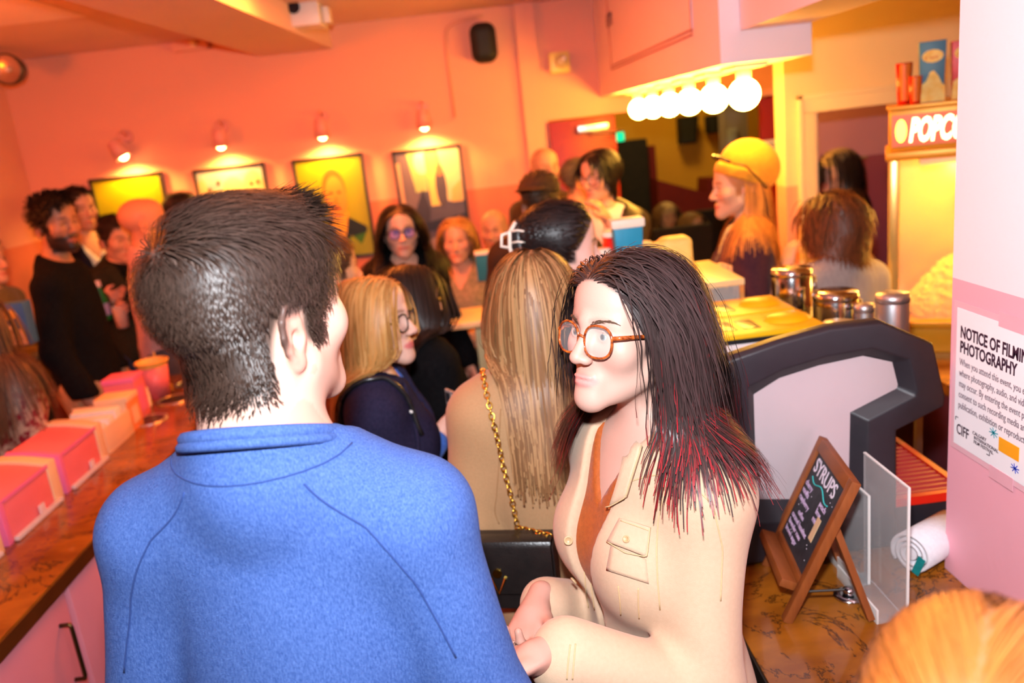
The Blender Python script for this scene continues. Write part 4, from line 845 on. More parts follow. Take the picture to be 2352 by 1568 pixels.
# ------------------------------------------------------------------ the crowd behind
def black(n='black_cloth'): return fabric(n, (.004, .004, .005), (.007, .007, .008), .9, 80)
def short(o, col, n=1500, ln=.03, kind=None, off=(.002, .014), up=False, seed=3, cling=.5):
    def cmb(Pl):
        w = smooth01(Pl[:, 2], .06, .10)[:, None]; return np.array([.15, .8, .1])*w+np.array([0, -.1, -1.])*(1-w)
    return hair(o, n, lambda Pl: ln*(.45+.8*smooth01(Pl[:, 2], .03, .11)), col, seg=4, width=.0045, kind=kind, comb=cmb, lift=.15, grav=.1, off=off, jitter=.22, seed=seed, cling=cling)
def long_(o, col, ln=.38, n=1800, width=.005, part=.0, back=.5, off=(.004, .026), shield=.066, tips=None, wavy=.05, seg=12, seed=3, colfn=None, cinf=.02, gather=0., cling=0., narrow=None):
    def cmb(Pl):
        w = smooth01(Pl[:, 1], -.06, .0)[:, None]; return np.stack([np.sign(Pl[:, 0]-part)*.8, np.full(len(Pl), -back), np.full(len(Pl), -.25)], 1)*w+np.array([0, -.2, -1.])*(1-w)
    return hair(o, n, ln, col, seg=seg, width=width, kind='f', comb=cmb, lift=.3, grav=.5, stiff=1., off=off, jitter=.18, endvar=.25, coll=True, shield=shield, tips=tips, wavy=wavy, seed=seed, colfn=colfn, cinf=cinf, offgrow=.008, gather=gather, cling=cling, narrow=narrow)
def streak(hi, p=.35): return lambda C, Pl, tt, r: np.where(r.uniform(size=(len(C), 1, 1)) < p, np.array(hi), C)
def T_(m, **k): d = dict(name='top', m=m, infl=.012, hem=.88, sleeve=.93, fold=.005); d.update(k); return d
def J_(m, **k): d = dict(name='jacket', m=m, infl=.026, hem=.80, sleeve=.95, v=1.10, open_w=(.015, .075, .05), nr=.02, fold=.006, seed=5); d.update(k); return d
WHITE = fabric('white_shirt', (.75, .72, .68), (.68, .65, .62), .8)
SK1, SK2, SK3 = (.64, .37, .26), (.58, .30, .20), (.36, .17, .10)
# blonde in the navy blazer
P = person('blonde woman in round dark glasses and a navy blazer, looking right', at(858, 738, 2.12), 108, 84, 'f', lod=1, skin=(.68, .42, .33), hair=(.40, .19, .05), pitch=3, lips=(.62, .16, .15),
           arms=('hang', {'w': (at(930, 1105, 2.02), at(1003, 1010, 2.12))}), brow=(.25, .12, .06), eye=(.10, .12, .12), top=T_(fabric('blue_blouse', (.05, .16, .6)), v=1.33, infl=.008), jacket=J_(fabric('navy_wool', (.014, .013, .034), (.024, .02, .05), .85, 140), sleeve=.12, hem=.82, open_w=(.01, .07, .03)), legs=dict(col=(.012, .012, .014)), hand_dir={1: (A3(.0, .75, .65), A3(-.6, .3, .4))})
NAVY = P
glasses(P, mat('black_horn', (.012, .010, .009), .2, noise=(100, (.05, .03, .02), .2)), rw=.0245, rh=.0225, r=.0022, zc=-.006, y0=.101)
long_(P, (.42, .20, .055), .36, 3400, .0038, part=-.01, back=.35, off=(.003, .018), shield=.068, wavy=.04, seg=14, colfn=streak((.55, .30, .10)), narrow=.12)
link('pearl_earring', sphere_mesh('pearl_earring', .0055, 14, 8), mat('pearl', (.85, .82, .8), .15, noise=(90, (.8, .78, .75), .3)), P.root, loc=P.hc+P.Rh @ A3(.078, -.012, -.05))
seam(P, P.cl['jacket'], [P.T(.135, -.10, 1.10), P.T(.13, -.11, 1.25), P.T(.12, -.08, 1.42), P.T(.12, .02, 1.46), P.T(.14, .10, 1.30)], .007, mat('black_leather', (.010, .010, .011), .25, noise=(60, (.02, .02, .022), .3)), 'bag_strap', 30, .006)
# woman seen from behind in the camel blazer
P = person('woman in a camel blazer seen from behind with long straight light brown hair', at(1228, 700, 1.74), 6, -4, 'f', lod=1, skin=SK1, hair=(.22, .10, .035), pitch=-4, arms=('hang', 'hold'), bulk=1.04,
           top=T_(WHITE, v=1.35), jacket=J_(fabric('camel_wool', (.42, .235, .115), (.38, .21, .10), .8, 200, .25), hem=.74, infl=.030, fold=.004), legs=dict(col=(.10, .07, .05)))
CAMEL = P
long_(P, (.17, .076, .028), .40, 4200, .0040, part=.005, back=.75, off=(.003, .022), wavy=.035, seg=16, colfn=streak((.34, .18, .075), .4), cinf=.034, narrow=.105)
seam(P, P.cl['jacket'], [P.T(0, -.16, 1.40), P.T(0, -.16, .80)], .0012, mat('camel_seam', (.36, .19, .08), .9, noise=(50, (.3, .15, .06), .3)), 'back_seam', 30)
for d in (-1, 1): seam(P, P.cl['jacket'], [P.T(d*.115, -.10, 1.43), P.T(d*.135, -.12, 1.33), P.T(d*.15, -.10, 1.22), P.T(d*.16, -.06, 1.15)], .0013, MATS['camel_seam'], 'armhole_seam', 24)
# woman with the claw clip
P = person('woman in profile with dark hair held up by a white claw clip', at(1288, 573, 2.2), 88, 70, 'f', lod=1, skin=(.68, .41, .34), hair=(.012, .009, .009), pitch=-3, lips=(.55, .2, .18), eye=(.08, .05, .03), brow=(.05, .03, .02), top=T_(black(), hem=.80, infl=.02), arms=('hang', 'hang'), legs=dict(col=(.012, .012, .014)))
CLAW = P
hair(P, 2800, lambda Pl: .06+.06*smooth01(Pl[:, 1], -.02, .07), (.013, .009, .009), seg=8, width=.0042, comb=lambda Pl: np.stack([-Pl[:, 0]*1.5, np.full(len(Pl), -1.), np.where(Pl[:, 2] > .03, .0, .5)], 1), lift=.05, grav=0., off=(.003, .014), jitter=.10, rough=.4, cling=.7)
head_sdf(P, 'hair_twist', [ell((0, -.115, .035), (.038, .03, .055), .02), ell((0, -.10, -.01), (.04, .03, .04), .03)], mat('hair_dark_roll', (.012, .009, .009), .35, noise=(60, (.03, .02, .02), .2, (1, 1, .2))))
cb = MB(); RH = lambda p: tuple(P.hc+P.Rh @ (np.array(p, np.float32)*P.hs))
cb.tube([RH((.022, -.122, .085)), RH((.030, -.140, .06)), RH((.032, -.142, .02)), RH((.030, -.130, -.025)), RH((.026, -.112, -.045))], .0055, 8)
cb.tube([RH((.030, -.140, .06)), RH((.034, -.162, .055)), RH((.034, -.165, .025)), RH((.032, -.142, .02))], .0045, 8)
for k in range(4): cb.tube([RH((.030, -.140+.004*k, .062-.03*k)), RH((.046, -.120, .066-.03*k)), RH((.050, -.100, .062-.03*k))], .0032, 6)
cb.build('claw_clip', mat('clip_white', srgb(236, 228, 215), .3, noise=(30, srgb(225, 216, 200), .3)), P.root, smooth=True)
# dark-haired woman behind the blonde
P = person('woman with very long dark brown hair and black jacket behind the blonde', at(942, 690, 2.66), 62, 50, 'f', lod=1, skin=SK1, hair=(.018, .010, .007), pitch=-6, jacket=J_(black('charcoal_coat'), hem=.75, infl=.032), top=T_(black()), arms=('hang', 'hold'), legs=dict(col=(.012, .012, .014)))
long_(P, (.022, .011, .008), .52, 1800, .0052, back=.6, wavy=.04, seg=13, cinf=.036, narrow=.13); DKHAIR = P
MB().tube([tuple(P.hc+P.Rh @ A3(.079, -.01, .004)), tuple(P.hc+P.Rh @ A3(.078, .05, .008)), tuple(P.hc+P.Rh @ A3(.07, .088, .008))], .0045, 8).build('glasses', mat('yellow_frame', (.85, .45, .03), .3, noise=(20, (.8, .4, .02), .3)), P.root, smooth=True)
# women and men at the back wall
P = person('dark-haired woman in glasses and black, facing the camera before the collage poster', at(920, 530, 3.85), 172, 160, 'f', lod=2, skin=SK1, hair=(.010, .007, .006), arms=('hang', 'hang'), top=T_(black(), v=1.36), jacket=J_(black('black_jersey'), hem=.72), legs=dict(col=(.012, .012, .014)))
glasses(P, MATS['black_horn'], lens=True, lens_m=mat('blue_reflection_lens', (.02, .10, .9), .05, alpha=.28)); long_(P, (.012, .008, .006), .36, 1500, .006)  # blue reflection painted in as the lens colour
P = person('blonde woman seated at the high table by the back wall', at(1050, 552, 4.45), 186, 190, 'f', stature=1.66, sit=True, lod=2, skin=(.66, .34, .22), hair=(.42, .18, .05), arms=('hold', 'hold'), top=T_(fabric('green_print_top', (.16, .16, .09), (.4, .3, .2), .8, 60), v=1.34), legs=dict(col=(.03, .03, .05)))
long_(P, (.42, .19, .05), .28, 1400, .006, colfn=streak((.6, .32, .1))); SEAT1 = P
P = person('bald man in a dark suit seated beside the blonde woman', at(1136, 528, 5.0), 196, 200, 'm', stature=1.76, sit=True, lod=2, skin=SK2, hair=(.03, .02, .015), bald=True, arms=('hold', 'hold'), top=T_(WHITE, v=1.36), jacket=J_(fabric('dark_suit', (.012, .012, .018), None, .8)), legs=dict(col=(.012, .012, .016)), beard=(.12, .06, .04, .35)); SEAT2 = P
P = person('bald bearded man standing in front of the red door', at(1252, 388, 5.1), 165, 170, 'm', lod=2, skin=SK2, hair=(.06, .035, .02), bald=True, beard=(.06, .03, .018, .8), top=T_(fabric('brown_shirt', (.08, .035, .015))), legs=dict(col=(.02, .02, .03)), hs=1.04)
P = person('person in a dark flat cap and brown coat with back turned', at(1243, 462, 3.55), 25, 20, 'm', lod=2, skin=SK1, hair=(.03, .018, .01), top=T_(fabric('brown_coat', (.035, .020, .012), (.05, .03, .02)), hem=.7, infl=.035), legs=dict(col=(.02, .018, .02)))
short(P, (.03, .018, .01), 900); M_CAP = fabric('dark_cap_wool', (.040, .024, .016), (.06, .036, .024), .9, 90)
cap = lambda o, m, brim=1, z=.045, up=.075: head_sdf(o, 'cap', None, m, .005, f=lambda Q: smin(smax(prim_d(ell((0, -.012, z+.005), (.089, .112, up)), Q), z-.012-.12*Q[:, 1]-Q[:, 2], .008), prim_d(ell((0, brim*.125, z+.012), (.066, .062, .008)), Q), .012))
cap(P, M_CAP, -1, .05, .07)
P = person('man with cropped grey hair in profile beside the bald man', at(1332, 412, 4.8), 92, 96, 'm', lod=2, skin=(.62, .28, .17), hair=(.13, .10, .075), top=T_(fabric('cream_tee', (.62, .52, .40))), jacket=J_(fabric('tan_jacket', (.12, .07, .035))), legs=dict(col=(.02, .02, .03)))
short(P, (.14, .11, .08), 1200, .022, 'recede')
P = person('woman with a black bob, glasses, graphic tee and black leather jacket', at(1378, 404, 4.0), -128, -150, 'f', lod=2, skin=(.64, .34, .24), hair=(.008, .006, .006), pitch=-4, arms=('up', 'hang'), top=T_(WHITE, hem=.86), jacket=J_(mat('studded_leather', (.012, .010, .010), .35, noise=(40, (.03, .025, .02), .2), bump=(150, .3)), hem=.86, open_w=(.06, .11, .0)), legs=dict(col=(.012, .012, .014)))
glasses(P, MATS['black_horn']); BOB = P
hair(P, 1500, .12, (.009, .006, .006), seg=7, width=.006, kind='f', comb=lambda Pl: np.stack([Pl[:, 0]*8, np.full(len(Pl), -.25), np.full(len(Pl), -.6)], 1), lift=.2, grav=.35, off=(.004, .016), jitter=.25, shield=.062, wavy=.15, cling=.3)
f = P.cl['top']; g_ = [P.T(x*.10, .16, z) for (x, z) in ((-1, 1.30), (1, 1.30), (1, 1.23), (-1, 1.23))]
def decal(o, f, x0, x1, z0, z1, m, name, n=10, y=.2, off=.002):
    X, Z = np.meshgrid(np.linspace(x0, x1, n), np.linspace(z0, z1, n)); T0 = o.T(0, 0, 1)*0
    pts = np.stack([X.ravel()*o.s, np.full(n*n, y*o.s), Z.ravel()*o.s], 1).astype(np.float32)
    for _ in range(14):     # slide along -Y to the surface
        pts[:, 1] -= np.clip(f(pts)-off, -.03, .03)*.8
    Q = [(j*n+i, j*n+i+1, (j+1)*n+i+1, (j+1)*n+i) for j in range(n-1) for i in range(n-1)]
    me = np_mesh(name, pts, np.array(Q)); me.shade_smooth(); return link(name, me, m, o.root)
decal(P, f, -.085, .085, 1.235, 1.30, fabric('print_pink', (.62, .16, .45)), 'shirt_print')
decal(P, f, -.05, .05, 1.12, 1.22, fabric('print_dark', (.10, .06, .05), (.5, .4, .3), .8, 40, .08), 'shirt_print')
# people behind the concession counter
P = person('server in a yellow beanie and plum cardigan behind the counter', at(1697, 428, 3.25), -86, -72, 'f', lod=1, skin=(.74, .44, .28), hair=(.55, .20, .05), arms=('hang', {'w': (at(1640, 720, 3.05), at(1655, 640, 2.85))}), top=T_(fabric('yellow_print_tee', (.62, .42, .10), (.5, .5, .45), .8, 50, .1)), jacket=J_(fabric('plum_cardigan', (.070, .022, .035), (.09, .03, .04), .9, 90), open_w=(.04, .09, .02), hem=.84), legs=dict(col=(.02, .02, .05)), brow=(.3, .13, .05)); BEANIE = P
hair(P, 1800, .34, (.55, .21, .05), seg=10, width=.005, kind='f', comb=lambda Pl: np.stack([np.sign(Pl[:, 0])*.6, np.full(len(Pl), -.2), np.full(len(Pl), -.8)], 1), lift=.1, grav=.5, off=(.002, .012), jitter=.2, coll=True, shield=.072, wavy=.1, sel=lambda Q: (Q[:, 1] < .0) & (Q[:, 2] < .06))
M_BEAN = fabric('mustard_rib_knit', (.72, .34, .035), (.62, .28, .025), .95, 60, .25, .5, 300)
head_sdf(P, 'beanie', None, M_BEAN, .004, f=lambda Q: smin(smax(prim_d(ell((0, -.046, .074), (.088, .122, .108), R=rotm(.45, 0, 0)), Q), .028+.38*Q[:, 1]*1-Q[:, 2]-.01, .01), smax(prim_d(ell((0, -.018, .045), (.092, .117, .095), R=rotm(.3, 0, 0)), Q), np.abs(Q[:, 2]-.052-.38*Q[:, 1])-.024, .008), .006))
sg = MB(); RH = lambda p: tuple(P.hc+P.Rh @ np.array(p, np.float32))
sg.tube([RH((-.092, .045, .10)), RH((-.098, -.005, .085)), RH((-.100, -.06, .02)), RH((-.095, -.085, -.01))], .004, 6); sg.tube([RH((-.088, .05, .105)), RH((-.05, .085, .125)), RH((.0, .095, .13)), RH((.05, .085, .125)), RH((.088, .05, .105))], .007, 6); sg.tube([RH((.092, .045, .10)), RH((.100, -.06, .02))], .004, 6)
sg.build('sunglasses', MATS['black_horn'], P.root, smooth=True)
P = person('person with wavy auburn hair in a pale grey shirt, back turned, by the doorway', at(1912, 522, 2.88), -32, -12, 'f', lod=1, skin=(.70, .42, .28), hair=(.10, .030, .012), arms=('up', 'hang'), top=T_(fabric('pale_grey_shirt', (.42, .36, .34), (.34, .29, .28), .85, 20, .2, .2, 200, (6, 6, .4)), hem=.84, infl=.024), legs=dict(col=(.02, .02, .03))); AUB = P
hair(P, 2200, .15, (.12, .035, .012), seg=9, width=.0048, kind='f', comb=lambda Pl: np.stack([Pl[:, 0]*6, np.full(len(Pl), -.5), np.full(len(Pl), -.6)], 1), lift=.3, grav=.4, off=(.004, .020), jitter=.25, coll=True, shield=.062, wavy=.25, tips=((.20, .05, .015), .6, .4))
P = person('photographer in a backwards tan cap raising a camera, seen through the doorway', at(1926, 392, 4.78), -100, -88, 'f', lod=2, skin=(.66, .36, .26), hair=(.016, .010, .008), arms=('up', 'up'), top=T_(fabric('floral_red_sleeve', (.16, .02, .025), (.05, .02, .02), .8, 26, .06), sleeve=.9), legs=dict(col=(.012, .012, .014))); PHOTO = P
long_(P, (.018, .011, .009), .34, 1400, .006); cap(P, fabric('tan_cap', (.42, .30, .14)), -1, .05, .078)
# group at the left
P = person('bearded man with thick black hair in a black overshirt and khaki trousers', at(128, 515, 3.78), 118, 82, 'm', lod=2, skin=SK3, hair=(.006, .005, .005), beard=(.006, .005, .005, .95), top=T_(black('black_overshirt'), hem=.93, infl=.018), legs=dict(col=(.42, .25, .13)), bulk=.90, arms=('hang', 'hang'), hs=1.04)
short(P, (.007, .006, .006), 1700, .05, off=(.006, .028)); KHAKI = P
P = person('man in a dark suit and open white collar behind the bearded man', at(182, 482, 5.12), 128, 125, 'm', lod=2, skin=SK2, hair=(.008, .006, .005), top=T_(WHITE, v=1.34), jacket=J_(fabric('navy_suit', (.014, .012, .030), None, .8)), legs=dict(col=(.014, .012, .02)), beard=(.1, .05, .03, .3), hs=1.05)
short(P, (.008, .006, .005), 1200, .035, off=(.004, .022))
P = person('man in a dark olive jacket and jeans looking down at his drinks', at(268, 548, 4.85), 128, 118, 'm', lod=2, skin=(.62, .30, .19), hair=(.014, .008, .006), pitch=-8, arms=({'w': (at(330, 690, 4.6), at(292, 706, 4.5))}, {'w': (at(200, 700, 4.65), at(232, 690, 4.47))}), top=T_(black()), jacket=J_(fabric('olive_jacket', (.022, .017, .010), (.04, .03, .015), .8), open_w=(.05, .08, .02)), legs=dict(col=(.018, .030, .075)), hand_dir={-1: (A3(.8, .5, .1), A3(0, .6, .3)), 1: (A3(-.8, .5, .1), A3(0, .6, .3))}, hs=1.1); DRINK = P
short(P, (.014, .009, .007), 1200, .035)
P = person('bald man in a pink shirt and grey trousers, head turned from the camera', at(332, 515, 4.42), 62, 60, 'm', lod=2, skin=(.60, .26, .15), hair=(.1, .06, .04), bald=True, top=T_(fabric('pink_shirt', (.66, .36, .32))), legs=dict(col=(.09, .07, .08)), arms=('hang', 'hip'), hs=1.12)
P = person('man whose dark hair shows between the two left posters', at(420, 488, 5.12), 60, 40, 'm', lod=2, skin=SK2, hair=(.012, .008, .006), top=T_(black()), legs=dict(col=(.02, .02, .03))); short(P, (.014, .009, .007), 1000, .03)
P = person('man in an olive jacket at the left edge of the picture', at(-34, 600, 4.3), 100, 95, 'm', lod=2, skin=SK2, hair=(.02, .012, .008), top=T_(fabric('olive_shirt', (.16, .12, .045))), arms=('hang', 'hold'), legs=dict(col=(.02, .02, .03))); short(P, (.02, .012, .008), 900); EDGE = P
P = person('woman with long brown hair in a red patterned dress beyond the left counter', at(-52, 752, 3.0), 30, 20, 'f', lod=1, skin=SK1, hair=(.09, .035, .015), top=T_(mat('red_paisley', (.50, .30, .20), .8, noise=(34, (.22, .004, .012), .05)), hem=.62, infl=.03), legs=dict(col=(.03, .01, .01))); long_(P, (.10, .04, .018), .50, 1800, .005, cinf=.03, colfn=streak((.16, .07, .03)))
P = person('person half hidden behind the forehead of the man in blue', at(762, 622, 3.05), 62, 60, 'm', lod=2, skin=(.68, .34, .18), hair=(.06, .022, .010), top=T_(fabric('rust_top', (.3, .08, .03))), legs=dict(col=(.02, .02, .03))); short(P, (.07, .025, .012), 1000)
# near head at the bottom right
P = person('person with red-blond hair close to the camera at the bottom right', at(2245, 1800, .47), -142, -150, 'f', lod=1, skin=(.55, .32, .26), hair=(.30, .09, .015), top=T_(fabric('slate_top', (.10, .10, .12))), legs=dict(col=(.02, .02, .03)), hands=False, arms=('hang', 'hang'))
hair(P, 6500, .17, (.30, .085, .014), seg=8, width=.0016, kind='f', comb=lambda Pl: np.stack([np.sign(Pl[:, 0])*.25, np.full(len(Pl), -1.), np.full(len(Pl), -.1)], 1), lift=.0, grav=.06, off=(.002, .007), jitter=.03, cling=.8); NEAR = P
# seated audience in the dark hall
for (px, py, y, yaw, lb) in ((1532, 497, 7.35, 170, 'seated person in a pale cap far inside the dark hall'), (1590, 520, 6.9, 150, 'seated long-haired person inside the dark hall, right of the pale cap')):
    P = person(lb, at(px, py, y), yaw, 180, 'f', stature=1.66, sit=True, lod=2, skin=(.5, .28, .18), hair=(.25, .14, .05), top=T_(black()), legs=dict(col=(.012, .012, .014)), group='audience seated in the hall', hands=False)
    long_(P, (.22, .12, .045), .26, 500, .008, seg=8)
    if px < 1560: cap(P, fabric('pale_cap', (.5, .38, .2)), -1, .05, .075)
# ------------------------------------------------------------------ counters and things on them
CZ = .95; LZ = .90
def marble():
    m = mat('copper_laminate', srgb(112, 58, 12), .22, noise=(5, srgb(164, 98, 26), .22, (1, 2.2, 1)), coat=.3); nt = m.node_tree; N = nt.nodes; Lk = nt.links; b = N['Principled BSDF']
    src = b.inputs['Base Color'].links[0].from_socket; tc = N.new('ShaderNodeTexCoord')
    n1 = N.new('ShaderNodeTexNoise'); n1.inputs['Scale'].default_value = 3.2; n1.inputs['Detail'].default_value = 9; n1.inputs['Roughness'].default_value = .65; n1.inputs['Distortion'].default_value = 1.6; Lk.new(tc.outputs['Object'], n1.inputs['Vector'])
    cr = N.new('ShaderNodeValToRGB'); E_ = cr.color_ramp.elements; E_[0].position = .485; E_[0].color = (0, 0, 0, 1); E_[1].position = .50; E_[1].color = (1, 1, 1, 1); e3 = E_.new(.515); e3.color = (0, 0, 0, 1)
    Lk.new(n1.outputs['Fac'], cr.inputs[0]); mx = N.new('ShaderNodeMix'); mx.data_type = 'RGBA'; mx.inputs['B'].default_value = (*srgb(56, 30, 10), 1); Lk.new(cr.outputs[0], mx.inputs['Factor']); Lk.new(src, mx.inputs['A']); Lk.new(mx.outputs['Result'], b.inputs['Base Color'])
    return m
M_LAM = marble(); M_CAB = mat('plum_cabinet', srgb(226, 142, 156), .45, noise=(4, srgb(218, 134, 148), .3)); M_EDGE = mat('counter_edge_dark', srgb(70, 34, 12), .35, noise=(10, srgb(90, 46, 16), .3))
M_BRONZE = mat('bronze_pull', (.10, .06, .02), .3, .9); M_DK = mat('dark_plum_panel', srgb(112, 54, 62), .5, noise=(4, srgb(100, 48, 56), .3))
# left counter
lc = empty('worktop', (-1.24, 0, LZ)); tag(lc, 'copper-brown laminate worktop of the left counter with round openings', 'worktop')
MB().box((-.46, .55, -.04), (0, 4.1, 0)).build('slab', M_LAM, lc, .003); MB().box((-.005, .552, -.045), (.004, 4.098, -.006)).build('edge_band', M_EDGE, lc)
for k, (px, py) in enumerate(((340, 965), (400, 917), (440, 880))):
    c = atz(px, py, LZ); g = MB().lathe([(.082, -.002), (.082, .003), (.066, .0035), (.064, -.03)], 32, Matrix.Translation((c[0]+1.24, c[1], 0)), cap=False).build('opening_ring', MATS['brushed_steel'], lc, smooth=True)
    MB().lathe([(.066, .0006), (.0655, .0012)], 32, Matrix.Translation((c[0]+1.24, c[1], 0))).build('opening', mat('opening_dark', (.012, .010, .010), .3, noise=(9, (.02, .016, .015), .3)), g)
for k, (y0, y1) in enumerate(((.6, 1.32), (1.34, 2.06), (2.08, 2.80), (2.82, 3.54), (3.56, 4.06))):
    cb = empty('base_cabinet', (-1.27, (y0+y1)/2, 0)); tag(cb, ('plum base cabinet nearest the camera under the left worktop', 'plum base cabinet with a bronze pull beside the man in blue', 'third plum base cabinet along the left counter', 'fourth plum base cabinet along the left counter', 'farthest plum base cabinet along the left counter')[k], 'cabinet', 'base cabinets under the left worktop'); w = (y1-y0)/2
    MB().box((-.40, -w, .08), (0, w, LZ-.045)).build('carcass', M_CAB, cb, .002); MB().box((-.38, -w, 0), (-.05, w, .08)).build('plinth', M_DK, cb)
    d_ = MB().box((.001, -w+.004, .11), (.018, w-.004, LZ-.06)).build('door', M_CAB, cb, .002)
    yh = 2.055-(y0+y1)/2 if k == 1 else w-.07; yh = w-.06; MB().tube([(.018, yh, LZ-.30), (.045, yh, LZ-.30), (.047, yh, LZ-.29), (.047, yh, LZ-.14), (.045, yh, LZ-.13), (.018, yh, LZ-.13)], .006, 8).build('pull_handle', M_BRONZE, d_, smooth=True)
# pink snack boxes along the back of the left counter
M_PINK = mat('box_pink_card', srgb(244, 122, 128), .4, noise=(5, srgb(238, 114, 120), .3)); M_LIL = mat('box_lilac_card', srgb(240, 120, 170), .4, noise=(5, srgb(232, 112, 160), .3)); M_CREAM = mat('box_cream_card', srgb(246, 206, 160), .5, noise=(9, srgb(238, 196, 150), .3)); M_CLR = mat('clear_plastic_lip', (.95, .86, .84), .1, alpha=.55)
def snack_box(y0, y1, lb, h=.155, x=-1.495):
    o = empty('snack_box', (x, (y0+y1)/2, LZ)); tag(o, lb, 'box', 'pink boxes on the left counter'); w = (y1-y0)/2
    n = 10; prof = [(-.17, 0), (0, 0), (0, h-.02)]+[(-.17*(i/n), h-.02+.028*math.sin(pi*.5*i/n)) for i in range(1, n+1)]
    MB().prism([(p[0], p[1]) for p in prof], 'y', -w+.025, w-.055).build('body', M_PINK, o, .003); MB().prism([(p[0]+(.004 if p[0] == 0 else 0), p[1]+(.006 if p[1] > .05 else 0)) for p in prof], 'y', -w, -w+.0245).build('lilac_end', M_LIL, o, .003); MB().prism([(p[0]+(.004 if p[0] == 0 else 0), p[1]+(.008 if p[1] > .05 else 0)) for p in prof], 'y', w-.0545, w).build('cream_end', M_CREAM, o, .003)
    MB().box((.002, -w+.03, .002), (.018, w-.03, .016)).build('clear_lip', M_CLR, o, .003); MB().box((.004, .01, .016), (.012, .04, .045)).build('clear_tab', M_CLR, o, .003); MB().box((.0045, -w+.025, h-.024), (.007, w-.055, h-.012)).build('lilac_edge', M_LIL, o)
snack_box(1.90, 2.235, 'pink snack box cut off by the left edge of the picture')
snack_box(2.26, 2.60, 'glossy pink snack box, nearest whole one on the left counter')
snack_box(2.625, 2.955, 'pink snack box between the nearest one and the cream tray')
t_ = empty('napkin_tray', (-1.60, 3.10, LZ)); tag(t_, 'open cream card tray with folded napkins behind the pink boxes', 'tray')
for nm, lo, hi in (('tray_base', (-.13, -.12, 0), (.10, .12, .006)), ('tray_side', (-.13, -.12, .006), (-.122, .12, .10)), ('tray_side', (.092, -.12, .006), (.10, .12, .10)), ('tray_end', (-.122, -.12, .006), (.092, -.112, .10)), ('tray_end', (-.122, .112, .006), (.092, .12, .13))): MB().box(lo, hi).build(nm, M_CREAM, t_, .001)
for k in range(3): MB().box((-.10, -.10+.07*k, .008), (.08, -.045+.07*k, .105+.012*k)).build('napkin_stack', mat('napkin_white', srgb(248, 232, 214), .8, noise=(30, srgb(240, 222, 204), .3)), t_, .006)
for k, (y, x, h, m_, lb) in enumerate(((3.27, -1.50, .15, mat('box_orange_card', srgb(250, 150, 84), .45, noise=(6, srgb(244, 140, 76), .3)), 'upright orange card box behind the cream tray'), (3.43, -1.53, .19, M_PINK, 'upright coral card box behind the orange one'))):
    o = empty('card_box', (x, y, LZ)); tag(o, lb, 'box'); MB().box((-.13, -.055, 0), (0, .055, h)).build('body', m_, o, .003); MB().box((-.132, -.057, h-.02), (.002, .057, h+.002)).build('lid_rim', M_CREAM if k == 0 else M_LIL, o, .002); MB().box((.0005, -.03, .03), (.0015, .03, h-.05)).build('front_panel', M_CREAM if k == 0 else M_LIL, o)
o = empty('popcorn_cup', (-1.58, 3.72, LZ)); tag(o, 'coral paper cup with a yellow fluted rim at the back of the left counter', 'cup')
MB().lathe([(.052, 0), (.066, .15), (.063, .15), (.05, .006)], 24).build('cup_wall', M_PINK, o, smooth=True); MB().lathe([(.066, .15), (.078, .175), (.072, .178), (.062, .152)], 12, cap=False).build('fluted_rim', mat('rim_yellow', srgb(250, 190, 90), .5, noise=(8, srgb(244, 180, 80), .3)), o); MB().tube([(.01, 0, .12), (.02, 0, .215)], .004, 6).build('straw', MATS['rim_yellow'], o)
o = empty('seasoning_jar', (*atz(330, 938, LZ)[:2], LZ)); tag(o, 'small round jar with a yellow and white label on the left counter', 'jar')
MB().lathe([(.034, 0), (.038, .006), (.038, .07), (.034, .078)], 24).build('jar_body', mat('jar_cream', srgb(240, 222, 190), .25, noise=(8, srgb(232, 212, 180), .3)), o, smooth=True); MB().lathe([(.0386, .012), (.0386, .055)], 24, cap=False).build('label', mat('label_yellow', srgb(246, 200, 20), .5, noise=(24, srgb(250, 240, 220), .06)), o); MB().lathe([(.036, .078), (.036, .092), (.034, .094)], 24).build('lid', MATS['jar_cream'], o)
for (px, py, lb, c_) in ((352, 908, 'amber-capped dark bottle on its side by the seasoning jar', (.02, .012, .01)), (330, 885, 'black folded clip tray behind the seasoning jar', (.012, .010, .010))):
    c = atz(px, py, LZ); o = empty('dark_bottle' if 'bottle' in lb else 'clip_tray', (c[0], c[1], LZ)); tag(o, lb, 'bottle' if 'bottle' in lb else 'tray'); m_ = mat('dark_item_%d' % px, c_, .3, noise=(20, tuple(q*1.8 for q in c_), .3))
    if 'bottle' in lb: MX = Matrix.Translation((0, 0, .03)) @ Matrix.Rotation(pi/2, 4, 'Y'); MB().lathe([(.02, -.07), (.03, -.06), (.03, .04), (.014, .06), (.014, .075)], 18, MX).build('bottle_body', m_, o, smooth=True); MB().lathe([(.017, .075), (.017, .095)], 16, MX).build('cap', mat('amber_cap', (.5, .22, .02), .3, noise=(9, (.4, .18, .02), .3)), o)
    else: MB().box((-.08, -.05, 0), (.06, .05, .012)).build('tray_base', m_, o, .003); MB().box((-.08, .035, .012), (.06, .05, .06)).build('tray_back', m_, o, .003)
